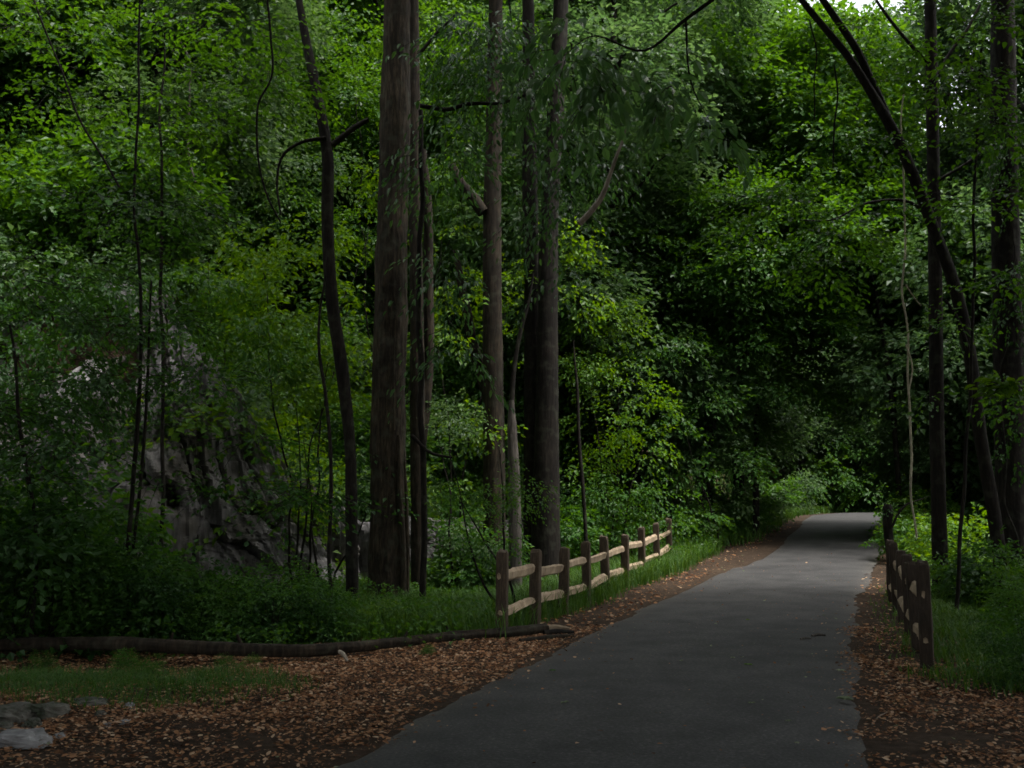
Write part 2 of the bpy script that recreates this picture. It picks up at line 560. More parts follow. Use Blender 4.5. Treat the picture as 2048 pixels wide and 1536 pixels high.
# foot of the rock bank, running from the left towards the far end of the path
BASE = np.array([(-26, 14.0), (-15, 16.5), (-9.5, 17.3), (-6.2, 17.8), (-4.0, 19.0), (-2.6, 21.0), (-1.6, 24.0), (1.0, 28.0), (4.0, 32.0), (8.2, 39.5), (11.5, 47.0), (15.5, 56.0), (28.0, 68.0), (60.0, 90.0)])
BH = np.array([5.0, 5.6, 6.0, 5.4, 2.7, 0.9, 1.0, 2.4, 2.2, 2.0, 2.0, 2.0, 2.0, 2.0])


def bank(x, y):
    """signed distance to the foot (positive uphill) and the height of the steep face there"""
    x = np.asarray(x, float); y = np.asarray(y, float)
    best = np.full(x.shape, 1e9); sg = np.ones(x.shape); h = np.zeros(x.shape)
    for i in range(len(BASE) - 1):
        a, b = BASE[i], BASE[i + 1]
        d = b - a
        t = np.clip(((x - a[0]) * d[0] + (y - a[1]) * d[1]) / (d @ d), 0, 1)
        qx, qy = a[0] + t * d[0], a[1] + t * d[1]
        dist = np.hypot(x - qx, y - qy)
        cr = d[0] * (y - a[1]) - d[1] * (x - a[0])
        m = dist < best
        best = np.where(m, dist, best)
        sg = np.where(m, np.sign(cr + 1e-9), sg)
        h = np.where(m, BH[i] + t * (BH[i + 1] - BH[i]), h)
    return best * sg, h


def ground_z(x, y):
    x = np.asarray(x, float); y = np.asarray(y, float)
    s, h = bank(x, y)
    pd = x - path_x(y)
    z = path_z(y)
    # left of the path
    z = z - 0.25 * ss(2.6, 6.5, -pd) * ss(12, 18, y) * (1 - ss(-2.5, 0, s))
    # right of the path the ground falls to a stream bed
    z = z - 2.0 * ss(3.4, 11.0, pd) - 0.10 * np.clip(pd - 3.2, 0, 3)
    sp = np.clip(s, 0, None)
    # steep face (left free for the cliff object, which stands in front of it), then hillside
    z = z + (h - 0.3) * ss(0.9, 2.6, sp) + np.clip(sp - 2.2, 0, 26) * 0.62 + np.clip(sp - 28, 0, 100) * 0.2
    n = fbm(x * 0.35, y * 0.35, 0.0, 4, 3) * (0.25 + 1.3 * ss(1, 6, sp))
    flat = 1 - ss(1.7, 3.4, np.abs(pd)) 
    n2 = fbm(x * 2.1, y * 2.1, 1.7, 3, 8) * 0.06
    z = z + (n * ss(0.5, 6, np.abs(pd) - 1.8) + n2) * (1 - flat)
    return z


def gz(x, y):
    return float(ground_z(np.array([x]), np.array([y]))[0])


def grid_mesh(name, xs, ys, zf, mat):
    X, Y_ = np.meshgrid(xs, ys)
    Z = zf(X, Y_)
    V = np.stack([X, Y_, Z], -1).reshape(-1, 3)
    nx = len(xs)
    i = np.arange(len(ys) - 1)[:, None] * nx
    j = np.arange(nx - 1)[None, :]
    F = np.stack([i + j, i + j + 1, i + nx + j + 1, i + nx + j], -1).reshape(-1, 4)
    return mesh_from(name, V, F, mat, True)


xs = np.concatenate([np.arange(-400, -42, 20), np.arange(-42, -16, 0.8), np.arange(-16, 22, 0.2), np.arange(22, 60, 0.8), np.arange(60, 401, 20)])
ys = np.concatenate([np.arange(-60, -4, 4), np.arange(-4, 40, 0.2), np.arange(40, 100, 0.8), np.arange(100, 501, 20)])
link("ground", grid_mesh("ground", xs, ys, ground_z, M['soil']), kind="structure")

# asphalt path
yy = np.arange(-4, 66, 0.12)
cx = np.interp(yy, PY, PX)
cx = np.convolve(np.pad(cx, 8, mode='edge'), np.ones(17) / 17, 'valid')
cx[:9] = np.interp(yy[:9], PY, PX)
tx = np.gradient(cx, yy)
nrm = np.stack([1 / np.hypot(1, tx), -tx / np.hypot(1, tx)], 1)
NA = 18
V, A_ = [], []
for k in range(NA + 1):
    f = k / NA * 2 - 1
    hw = 1.72
    e = 0.0
    if abs(f) > 0.99:
        e = 0.13 * noise3(yy * 0.9, f * 7, 2.0, 5) + 0.05 * noise3(yy * 4, f * 7, 2.0, 6) + .025 * noise3(yy * 9, f * 7, 2.0, 7)
    off = f * hw + np.sign(f) * e
    V.append(np.stack([cx + nrm[:, 0] * off, yy + nrm[:, 1] * off, path_z(yy) + 0.035 - 0.022 * abs(f)**4 * (1 if abs(f) < 0.99 else 1.9)], 1))
    A_.append(np.full(len(yy), max(0, (abs(f) - 0.8) / 0.2)**2 * (0.6 + 0.4 * (f < 0))))
V = np.stack(V, 1).reshape(-1, 3)
A_ = np.stack(A_, 1).ravel()
nx = NA + 1
i = np.arange(len(yy) - 1)[:, None] * nx
j = np.arange(NA)[None, :]
F = np.stack([i + j, i + j + 1, i + nx + j + 1, i + nx + j], -1).reshape(-1, 4)
link("path", mesh_from("path", V, F, M['asphalt'], True, {"rnd": A_}), kind="structure")


def path_off(x, y):
    """perpendicular distance from the path's centre line, positive right"""
    t = (path_x(y + .5) - path_x(y - .5))
    return (x - path_x(y)) / np.hypot(1, t)


# rock face: a wall of tilted, fractured layers in front of the hill
def cliff():
    pts = BASE[:9].copy()
    seg = np.linalg.norm(np.diff(pts, axis=0), axis=1)
    t = np.concatenate([[0], np.cumsum(seg)])
    U = np.arange(8.0, t[-1], 0.055)
    bx = np.interp(U, t, pts[:, 0]); by = np.interp(U, t, pts[:, 1]); bh = np.interp(U, t, BH[:9])
    k = np.ones(31) / 31
    bx = np.convolve(np.pad(bx, 15, mode='edge'), k, 'valid'); by = np.convolve(np.pad(by, 15, mode='edge'), k, 'valid')
    tx_, ty_ = np.gradient(bx), np.gradient(by)
    l = np.hypot(tx_, ty_)
    nx_, ny_ = -ty_ / l, tx_ / l          # uphill
    NV = 120
    W = np.linspace(-0.06, 1.0, NV)
    UU, WW = np.meshgrid(U, W)
    H = ((bh + 0.7) * (0.25 + 0.75 * (1 - ss(t[-1] - 14, t[-1] - 2, U))))[None, :] * WW
    # leaning back
    lean = 0.42 * H + 0.25 * np.sin(WW * 5 + UU * 0.5) * 0.5
    # fracture planes: tilted stripes running steeply down to the right
    q = UU * 1.0 + H * 0.36
    warp = fbm(UU * 0.5, H * 0.35, 0, 3, 21) * 2.2 + .35 * noise3(UU * 1.6, H * 1.1, 0, 22)
    b1 = np.abs(((q * 0.9 + warp) % 1.0) - 0.5) * 2
    blk = np.floor(q * 0.9 + warp)
    d1 = noise3(blk, np.floor(H * 0.45 + blk * 0.37), 0.5, 31) * 0.55
    q2 = np.floor(q * 5.3 + warp * 2.2)
    d2 = noise3(q2, np.floor(H * 0.42 + q2 * 0.61), 0.5, 37) * 0.13
    q3 = q * 13 + warp * 3
    d3 = noise3(q3, H * 1.0, 0.0, 41) * 0.06
    d4 = fbm(UU * 2.0, H * 1.4, 0, 3, 44) * 0.09
    big = fbm(UU * 0.35, H * 0.3, 3.0, 3, 47) * 1.5
    e1 = (q * 0.9 + warp) % 1.0
    e2 = (q * 5.3 + warp * 2.2) % 1.0
    notch = 0.34 * ss(.80, 1, np.abs(e1 - .5) * 2) + 0.05 * ss(.78, 1, np.abs(e2 - .5) * 2) * (noise3(q2, H * .6, 0, 53) > 0)
    lay = (H * 0.55 - UU * .12 + warp * .5) % 1.0
    notch += 0.07 * ss(.90, 1, np.abs(lay - .5) * 2)
    D = d1 + d2 + d3 + d4 + big + notch
    D *= 0.55 + 0.45 * np.sin(np.clip(WW, 0, 1) * np.pi)
    X = bx[None, :] + nx_[None, :] * (lean + D)
    Y_ = by[None, :] + ny_[None, :] * (lean + D)
    Z = ground_z(bx, by)[None, :] - 0.15 + H
    V = np.stack([X, Y_, Z], -1).reshape(-1, 3)
    n = len(U)
    i = np.arange(NV - 1)[:, None] * n
    j = np.arange(n - 1)[None, :]
    F = np.stack([i + j, i + j + 1, i + n + j + 1, i + n + j], -1).reshape(-1, 4)
    me = mesh_from("rock_face", V, F, M['rock'], False)
    return link("rock_face", me, kind="structure")


cliff()

# ------------------------------------------------------------------ crowns shared by trees and shrubs
def rnd_blobs(seed, n, R_, z0, z1, r0, r1, zs=0.75):
    rg = np.random.default_rng(seed)
    out = []
    for k in range(n):
        a = rg.random() * 6.283
        z = z0 + (z1 - z0) * (k + rg.random()) / n
        f = math.sin(math.pi * (0.18 + 0.72 * (z - z0) / (z1 - z0)))
        rr = R_ * f * (0.35 + 0.65 * rg.random())
        r = r0 + (r1 - r0) * rg.random()
        out.append((math.cos(a) * rr, math.sin(a) * rr, z, r, r * (0.8 + 0.4 * rg.random()), r * zs))
    return out


def crown_mesh(name, blobs, mat, **kw):
    mb = MB()
    blob_sprays(mb, blobs, **kw)
    return mb.mesh(name, mat)


CR = {}
FOREST = []
for k in range(4):
    bl = rnd_blobs(50 + k, 26, 4.6, 2.6, 21.0, 1.1, 2.3, zs=0.6)
    mb = MB()
    blob_sprays(mb, bl, dens=6.5, n=12, lsize=0.205, seed=60 + k, L=0.95, width=0.66, flat=0.35, sag=0.35, gap=-0.12)
    FOREST.append((mb, bl))
FOREST_ME = {}
for tone in ('far', 'mid', 'dark'):
    for k, (mb, bl) in enumerate(FOREST):
        FOREST_ME[(tone, k)] = mb.mesh("crown", M['leaf_far']) if tone == 'far' else FOREST_ME[('far', k)]

HIGH_ME = []          # umbrella crowns that sit high above the frame
for k in range(2):
    bl = rnd_blobs(80 + k, 11, 3.6, 0.0, 5.0, 1.3, 2.2)
    HIGH_ME.append(crown_mesh("crown", bl, M['leaf_mid'], dens=8.5, n=11, lsize=0.21, seed=90 + k, L=0.9, width=0.7, inner=0.25))

SHRUB = {}
for k in range(4):
    bl = rnd_blobs(120 + k, 6, 0.75, 0.25, 1.45, 0.38, 0.62)
    mb = MB()
    blob_sprays(mb, bl, dens=26.0, n=11, lsize=0.075, seed=130 + k, L=0.36, width=0.6, flat=0.8, jit=0.6)
    SHRUB[('mid', k)] = mb.mesh("leaves", M['leaf_mid'])
    for t in ('dark', 'bright', 'far'):
        SHRUB[(t, k)] = SHRUB[('mid', k)]


BUSH = {}
for k in range(4):
    bl = rnd_blobs(220 + k, 6, 0.9, 0.25, 1.7, 0.42, 0.75)
    mb = MB()
    blob_sprays(mb, bl, dens=13.0, n=10, lsize=0.135, seed=230 + k, L=0.5, width=0.68, flat=0.5, jit=0.5, sag=.3)
    BUSH[('mid', k)] = mb.mesh("leaves", M['leaf_mid'])
    for t in ('dark', 'bright', 'far'):
        BUSH[(t, k)] = BUSH[('mid', k)]


def stem_mesh(name, seed, n, H, r, spread, mat, sides=6):
    rg = np.random.default_rng(seed)
    mb = MB()
    for k in range(n):
        a = rg.random() * 6.283
        e = np.array([math.cos(a), math.sin(a), 0]) * spread * (0.4 + 0.6 * rg.random())
        h = H * (0.7 + 0.4 * rg.random())
        tube(mb, [(e * .05) + [0, 0, -0.15], e * 0.3 + [0, 0, h * 0.4], e + [0, 0, h]], [r, r * .75, r * .25], sides, 0.2, wob=0.04, seed=seed + k)
    return mb.mesh(name, mat, True)


SHRUB_STEM = [stem_mesh("stem", 150 + k, 5, 1.3, 0.014, 0.55, M['bark_dark'], 5) for k in range(3)]


def forest_trunk(seed, H, r, mat, bl=None):
    rg = np.random.default_rng(seed)
    mb = MB()
    b = rg.standard_normal(2) * 0.5
    pts = [(0, 0, -0.5), (b[0] * .2, b[1] * .2, H * .25), (b[0], b[1], H * .6), (b[0] * 1.2, b[1] * .6, H)]
    tube(mb, pts, [r * 1.15, r, r * .75, r * .25], 12, 0.5, bark=r * .12, seed=seed, flare=0.4)
    if bl:
        for (x, y, z, rx, ry, rz) in bl[::2]:
            z0 = max(1.5, z - 2.0)
            tube(mb, [(b[0] * z0 / H, b[1] * z0 / H, z0), (x * .4, y * .4, z0 + (z - z0) * .6), (x, y, z)], [r * .35, r * .25, r * .08], 6, 0.5, wob=0.1, seed=seed)
    return mb.mesh("trunk", mat, True)


FTRUNK = [forest_trunk(170 + k, 20.0, 0.19 + 0.03 * k, M['bark_dark'], FOREST[k][1]) for k in range(4)]


def thing(name, loc, label, category, group=None, rot=0.0, scale=1.0):
    o = bpy.data.objects.new(name, None)
    o.empty_display_size = 0.3
    scene.collection.objects.link(o)
    o.location = [float(v) for v in loc]
    o.rotation_euler = (0, 0, rot)
    o.scale = (scale,) * 3
    o['label'] = label
    o['category'] = category
    if group:
        o['group'] = group
    return o


def forest_tree(x, y, k, tone, sc, rot, label, group, name="forest_tree", zo=0.0):
    t = thing(name, (x, y, gz(x, y) + zo), label, "tree", group, rot, sc)
    link("trunk", FTRUNK[k], t)
    own_mat(link("crown", FOREST_ME[(tone, k)], t), M['leaf_' + tone])
    return t


def shrub(x, y, k, tone, sc, rot, label, group, name="shrub", lib=None):
    t = thing(name, (x, y, gz(x, y) - 0.05), label, "shrub", group, rot, sc)
    link("stem", SHRUB_STEM[k % 3], t)
    own_mat(link("leaves", (lib or SHRUB)[(tone, k)], t), M['leaf_' + tone])
    return t


rg = np.random.default_rng(7)

LANDMARKS = [(-9999, "off left of the rock"), (60, "at far left"), (250, "left of the forked sapling"), (460, "above the pale rock"), (640, "left of the crooked trunk"),
             (830, "behind the massive trunk"), (1030, "behind the forked trunk"), (1130, "behind the twin trunk"), (1240, "over the left fence's near half"),
             (1350, "over the left fence's far end"), (1500, "left of the dark path stretch"), (1620, "over the far path's left edge"),
             (1760, "over the far end of the path"), (1850, "behind the pale hanging vine"), (1920, "right of the straight dark trunk"), (2060, "beside the ivy-covered trunk"), (99999, "off beyond the ivy-covered trunk")]
TONE_WORD = {'mid': "mid-green", 'dark': "dark green", 'far': "pale green", 'bright': "yellow-green", 'teal': "glossy bluish-green"}


def where(x, y, z=2.0):
    dx, dy, dz = x, y, z - CAM_Z
    depth = max(0.5, dy * CT + dz * ST)
    px = 1024 + FPX * dx / depth
    for lim, txt in LANDMARKS:
        if px < lim or lim == 99999:
            return txt
    return LANDMARKS[-1][1]


LANDMARKS = [(LANDMARKS[i + 1][0], LANDMARKS[i][1]) if i + 1 < len(LANDMARKS) else (99999, LANDMARKS[i][1]) for i in range(len(LANDMARKS))]


_used = set()


def size_word(sc, lo, hi):
    return "small" if sc < lo else ("large" if sc > hi else "medium")


# --- woods ------------------------------------------------------------------
CLEAR = [(16.5, 45.0, 8.6), (21.5, 42.0, 6.8), (20.5, 52.5, 7.0), (14.0, 50.5, 5.0), (7.0, 31.0, 3.6), (-5.0, 27.5, 5.0), (-3.2, 32.0, 3.5), (10.5, 25.0, 5.0), (13.0, 23.0, 5.5)]


def scatter_trees(spots, phrase, group, tones, smin=0.85, smax=1.2, name="forest_tree", zo=0.0):
    for (x, y) in spots:
        if any(math.hypot(x - a, y - b) < r for a, b, r in CLEAR):
            continue
        tone = tones[int(rg.integers(len(tones)))]
        sc = smin + (smax - smin) * rg.random()
        if y > 50 and abs(x / y - .325) < .06:
            sc = min(sc, .52 * y / 21)
        row = phrase.split('|')
        lab = "%s tree %s" % (TONE_WORD[tone], where(x, y, 6))
        lab = size_word((sc - smin) / (smax - smin), .4, .6) + " " + lab + ", "
        if row[0] == "on the hillside":
            lab += "low on the hillside" if S(x, y) < 12 else ("midway up the hillside" if S(x, y) < 18 else "high on the hillside")
        elif row[0] == "right of the path":
            lab += "near the right fence" if y < 28 else ("in the right-hand woods" if y < 42 else "deep in the right-hand woods")
        elif row[0] == "left of the far path":
            lab += "nearer" if y < 38 else ("halfway back" if y < 46 else "farther back")
        else:
            lab += "past the bend" if y < 66 else "far past the bend"

        forest_tree(x, y, int(rg.integers(4)), tone, sc, rg.random() * 6.28, lab, group, name, zo)


def jitter_grid(x0, x1, y0, y1, step, cond):
    out = []
    for x in np.arange(x0, x1, step):
        for y in np.arange(y0, y1, step):
            px_, py_ = x + (rg.random() - .5) * step * .8, y + (rg.random() - .5) * step * .8
            if cond(px_, py_):
                out.append((px_, py_))
    return out


def S(x, y):
    return float(bank(np.array([x]), np.array([y]))[0][0])


def pd_(x, y):
    return x - float(path_x(y))


sp = jitter_grid(-34, 0, 27, 56, 4.6, lambda x, y: S(x, y) > 7.5 and abs(x / y) < 0.78)
sp += [(-12.0, 24.0), (-9.0, 24.5), (-15.0, 22.5), (-18.0, 24)]
scatter_trees(sp, "on the hillside", "trees on the hillside above the rock face", ['mid', 'far', 'mid'], 0.7, 1.05)
sp = [(4.4, 35.5), (1.5, 33.5), (6.0, 39.5), (8.6, 44.5), (4.0, 44.0), (0.5, 41.0), (11.0, 51.5), (6.5, 52.0), (-1.5, 47.0), (3.0, 30.5), (6.8, 35.0), (9.0, 40.0), (10.5, 46.5), (3.5, 48.5), (-3.5, 41.0), (-5, 35.5), (13.5, 55.5)]
scatter_trees(sp, "left of the far path", "trees along the left of the far path", ['far', 'mid', 'far'], 0.8, 1.1)
sp = [(13.0, 62.0), (18.0, 66.0), (22.5, 69.0), (9.0, 66.0), (30.0, 68.0), (15.0, 76.0), (24.0, 79.0), (36, 74), (2, 70), (43, 78), (20.5, 60), (25, 62.5), (11, 60), (28, 74), (33, 66), (19, 72), (7, 76), (-8, 72), (-2, 64), (38, 62), (12, 82), (30, 84), (20, 86)]
scatter_trees(sp, "beyond the bend", "trees beyond the bend of the path", ['far', 'mid'], 1.2, 1.6)
sp = [(15.8, 35.5), (19.5, 43.0), (19.5, 33.0), (23.5, 38.0), (15.0, 25.5), (19.0, 27.5), (23.5, 31.5), (25, 46), (29, 53), (29, 40), (21, 22), (21.0, 51.0), (35, 47), (16.5, 30.5), (17, 39.5), (20.5, 38), (26, 35), (18.5, 46.5), (25, 57), (33, 57), (27, 28), (32, 34), (16.5, 22.0)]
scatter_trees(sp, "right of the path", "trees in the woods right of the path", ['dark', 'mid', 'far', 'far'], 0.8, 1.1)

# shrubs and saplings on the slope above the rock
sp = jitter_grid(-18, 1, 17, 34, 1.35, lambda x, y: 1.3 < S(x, y) < 9 and -0.62 < x / y < 0.12)
for (x, y) in sp:
    near = -0.36 < x / y < -0.12 and S(x, y) < 7
    tone = ['mid', 'far', 'mid'][int(rg.integers(3))] if not near else ['bright', 'bright', 'far'][int(rg.integers(3))]
    sc = 0.8 + 0.7 * rg.random()
    lab = "%s %s hillside shrub %s" % (size_word(sc, 1.0, 1.3), TONE_WORD[tone], where(x, y, 6))
    lab += ", at the brink" if S(x, y) < 3.2 else (", halfway up" if S(x, y) < 6 else ", high up")
    shrub(x, y, int(rg.integers(4)), tone, sc, rg.random() * 6.28, lab, "shrubs on the slope above the rock face", lib=BUSH)

# ------------------------------------------------------------------ trunks that the photograph shows one by one
def px_r(w, py, Y):
    v = (768.0 - py) / FPX
    return 0.5 * w / FPX * Y / (CT - ST * v)


def traced(pts, Y, foot=True, dY=None):
    """pts: (px, py, width px) from the ground up -> points and radii in metres"""
    out, rad = [], []
    for i, (px, py, w) in enumerate(pts):
        yy_ = Y + (dY[i] if dY else 0)
        q = P(px, py, yy_)
        if i == 0 and foot:
            g = gz(q[0], q[1])
            q[2] = g - 0.25
        out.append(q)
        rad.append(px_r(w, py, yy_))
    return np.array(out), np.array(rad)


def big_tree(label, pts, Y, mat, high=None, group=None, category="tree", name="tree", branches=(), bark=0.012, flare=0.25, seed=1, dY=None, sides=36, step=0.07, extra=6.0, crown_scale=1.0, crown_tone=None, crown_drop=0.0):
    if 'twin trunk behind' in label or 'fused' in label:
        pts = [(a, b_, w * .88) for a, b_, w in pts]
    p, r = traced(pts, Y, dY=dY)
    base = p[0].copy(); base[2] += 0.25
    t = thing(name, base, label, category, group)
    p = p - base
    if extra:
        d = norm(p[-1] - p[-2])
        d = norm(d + np.array([0, 0, .6]))
        p = np.vstack([p, p[-1] + d * extra]); r = np.append(r, r[-1] * .55)
    mb = MB()
    tube(mb, p, r, sides, step, bark=bark, seed=seed, flare=flare)
    link("trunk", mb.mesh("trunk", mat, True), t)
    for bi, (bp, bY, tone) in enumerate(branches):
        q, rr = traced(bp, bY, foot=False)
        mb = MB()
        tube(mb, q - base, rr, 10, 0.1, bark=0.004, seed=seed + 7 + bi, wob=0.03)
        link("branch", mb.mesh("branch", mat, True), t)
    if high is not None:
        me = HIGH_ME[high % 2]
        link("crown", me, t, loc=p[-1] - np.array([0, 0, 1.5 + crown_drop]), rot=(0, 0, seed * 1.3), scale=crown_scale)
    return t


# the big straight trunk left of centre
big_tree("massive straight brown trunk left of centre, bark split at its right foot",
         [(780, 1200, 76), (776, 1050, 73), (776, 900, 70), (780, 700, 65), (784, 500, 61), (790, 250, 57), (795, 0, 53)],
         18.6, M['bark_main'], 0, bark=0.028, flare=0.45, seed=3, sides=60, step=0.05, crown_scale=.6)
_t = [o for o in scene.objects if o.get('label', '').startswith('massive straight')][0]
for k_, rpts in enumerate([[(806, 1200, 13), (806, 1080, 11), (800, 980, 9), (797, 870, 5)], [(818, 1200, 10), (814, 1080, 8), (810, 950, 6), (806, 880, 4)], [(789, 860, 2.5), (788, 760, 3), (789, 670, 2.5)]]):
    q, rr = traced(rpts, 18.33 if k_ == 0 else (18.5 if k_ == 1 else 18.26), foot=(k_ < 2))
    mb = MB()
    tube(mb, q - np.array(_t.location), rr, 10, 0.06, bark=0.004, seed=60 + k_, wob=0.012)
    link("bark_ridge", mb.mesh("bark_ridge", M['bark_main'], True), _t)
# behind it on the right
big_tree("narrow straight trunk close behind the massive brown one on its right",
         [(838, 1200, 32), (836, 900, 30), (833, 600, 27), (829, 300, 25), (826, 0, 22)], 20.0, M['bark_brown'], None, seed=5,
         branches=[([(842, 900, 24), (856, 700, 22), (856, 500, 20), (848, 300, 16)], 20.3, None)])
# crooked thin trunk leaning left
big_tree("crooked slim trunk leaning left at the top, left of the massive trunk",
         [(707, 1235, 25), (703, 1050, 24), (700, 900, 22), (684, 740, 25), (664, 600, 25), (655, 450, 24), (654, 300, 22), (632, 180, 20), (612, 80, 17), (598, 0, 14)],
         17.0, M['bark_dark'], None, seed=8, bark=0.006,
         branches=[([(662, 290, 13), (700, 262, 12), (740, 240, 10)], 17.0, None), ([(650, 275, 8), (600, 285, 7), (565, 310, 6), (552, 360, 5), (560, 430, 4)], 16.9, None)])
# forked trunk
big_tree("forked brown trunk in mid distance, one arm rising left",
         [(990, 1180, 46), (988, 950, 44), (987, 760, 40), (984, 600, 39), (985, 420, 36), (988, 250, 32), (990, 100, 29), (991, 0, 28)],
         22.0, M['bark_brown'], 1, seed=11, crown_scale=.5,
         branches=[([(968, 425, 26), (945, 395, 24), (920, 365, 20), (905, 330, 14)], 21.9, None),
                   ([(978, 800, 28), (958, 740, 24), (938, 640, 20), (922, 560, 16), (912, 500, 10)], 22.3, None)])
# twin trunk behind the fence
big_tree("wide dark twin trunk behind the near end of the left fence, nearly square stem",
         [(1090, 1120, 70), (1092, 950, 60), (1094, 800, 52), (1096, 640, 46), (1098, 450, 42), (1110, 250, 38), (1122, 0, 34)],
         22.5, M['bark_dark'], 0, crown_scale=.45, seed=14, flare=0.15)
big_tree("upright trunk fused to the left side of the wide twin trunk",
         [(1064, 1120, 44), (1066, 950, 42), (1065, 800, 40), (1064, 600, 37), (1060, 400, 34), (1058, 200, 30), (1056, 0, 26)],
         22.9, M['bark_dark'], None, seed=15, flare=0.1)
big_tree("short greenish-grey trunk between the forked trunk and the twin trunk",
         [(1030, 1140, 27), (1030, 1040, 26), (1028, 950, 24), (1024, 850, 18)], 20.0, M['bark_grey'], None, seed=17, extra=0.5, bark=0.006)
# right-hand trunks
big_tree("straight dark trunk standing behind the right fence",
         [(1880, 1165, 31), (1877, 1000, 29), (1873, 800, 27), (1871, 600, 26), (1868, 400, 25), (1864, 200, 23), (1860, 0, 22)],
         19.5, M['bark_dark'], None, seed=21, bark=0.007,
         branches=[([(1874, 160, 8), (1900, 110, 7), (1935, 60, 6), (1960, 10, 5)], 19.5, None),
                   ([(1880, 360, 7), (1920, 335, 6), (1965, 305, 4)], 19.4, None),
                   ([(1858, 130, 8), (1820, 90, 7), (1775, 35, 6), (1750, 0, 5)], 19.5, None),
                   ([(1864, 450, 8), (1830, 410, 6), (1740, 405, 5), (1660, 440, 4), (1600, 440, 3)], 19.0, None)])
big_tree("slanting black trunk that leans in over the path from the right",
         [(2015, 1215, 27), (1988, 1030, 26), (1962, 880, 25), (1938, 700, 24), (1905, 560, 23), (1872, 470, 22), (1838, 380, 22), (1795, 280, 22), (1745, 190, 18), (1690, 105, 15), (1640, 45, 13), (1600, -5, 11)],
         17.5, M['bark_dark'], None, seed=24, bark=0.006, extra=1.5,
         branches=[([(1792, 275, 17), (1752, 185, 16), (1712, 95, 15), (1668, 30, 14), (1640, -10, 12)], 17.6, None),
                   ([(1940, 700, 10), (1915, 640, 8), (1890, 600, 6)], 17.4, None)])
big_tree("thick ivy-covered trunk at the right edge of the woods",
         [(2030, 1225, 66), (2024, 1000, 60), (2018, 800, 56), (2012, 500, 52), (2008, 250, 48), (2005, 0, 44)],
         19.0, M['bark_dark'], None, seed=27, bark=0.02)
big_tree("leaning thin black stem right of the far path",
         [(1800, 985, 11), (1792, 900, 10), (1776, 740, 9), (1755, 600, 8), (1738, 520, 7), (1722, 450, 5)], 31.0, M['bark_dark'], None, seed=30, extra=1.0, bark=0.003, sides=12, step=0.2)
big_tree("second thin black stem right of the far path, more upright",
         [(1795, 1010, 7), (1790, 850, 7), (1784, 700, 6), (1770, 560, 5), (1765, 480, 4)], 33.0, M['bark_dark'], None, seed=31, extra=1.0, bark=0.003, sides=12, step=0.2)
for i_, (lab, pts, Y_) in enumerate([
    ("slim black trunk standing at the left edge of the far path", [(1511, 1035, 14), (1512, 960, 13), (1513, 880, 11), (1514, 800, 9)], 33.0),
    ("dark trunk leaning right over the grassy far bank", [(1597, 930, 13), (1612, 880, 11), (1640, 820, 10), (1662, 780, 8)], 62.0),
    ("thin dark trunk in a pair on the far grassy bank", [(1594, 935, 9), (1602, 880, 8), (1608, 840, 7), (1612, 780, 6)], 62.5),
    ("small dark trunk beyond the far grassy bank", [(1655, 960, 8), (1657, 920, 7), (1660, 880, 6), (1662, 830, 5)], 66.0),
    ("thin dark stem rising in front of the bright leaves near the twin trunk", [(1176, 1080, 8), (1166, 980, 8), (1158, 880, 7), (1153, 760, 6), (1150, 730, 4)], 23.5),
    ("black stem curving up between the forked and twin trunks", [(1030, 1100, 13), (1027, 940, 12), (1023, 830, 11), (1028, 740, 9), (1042, 660, 8), (1058, 600, 6)], 21.0),
    ("wavy thin stem just left of the crooked slim trunk", [(680, 1210, 8), (658, 1130, 8), (662, 1000, 8), (660, 880, 7), (650, 780, 7), (638, 700, 6), (640, 620, 5), (650, 560, 4)], 16.4),
]):
    big_tree(lab, pts, Y_, M['bark_dark'], None, seed=40 + i_, extra=0.6, bark=0.003, sides=10, step=0.15, name="sapling" if i_ > 3 else "tree")


# hanging vines: one mesh each
def vine(label, pts, Y, mat, seed, name="hanging_vine", wob=0.03, forks=()):
    q, r = traced(pts, Y, foot=False)
    base = q[0].copy()
    mb = MB()
    tube(mb, q - base, r * (.85 if wob > .04 else 1), 7, 0.06, bark=0.0015, seed=seed, wob=wob, bfreq=6)
    for fp in forks:
        q2, r2 = traced(fp, Y, foot=False)
        tube(mb, q2 - base, r2, 5, 0.08, seed=seed + 3, wob=0.02)
    return link(name, mb.mesh(name, mat, True), loc=base, label=label, category="vine")


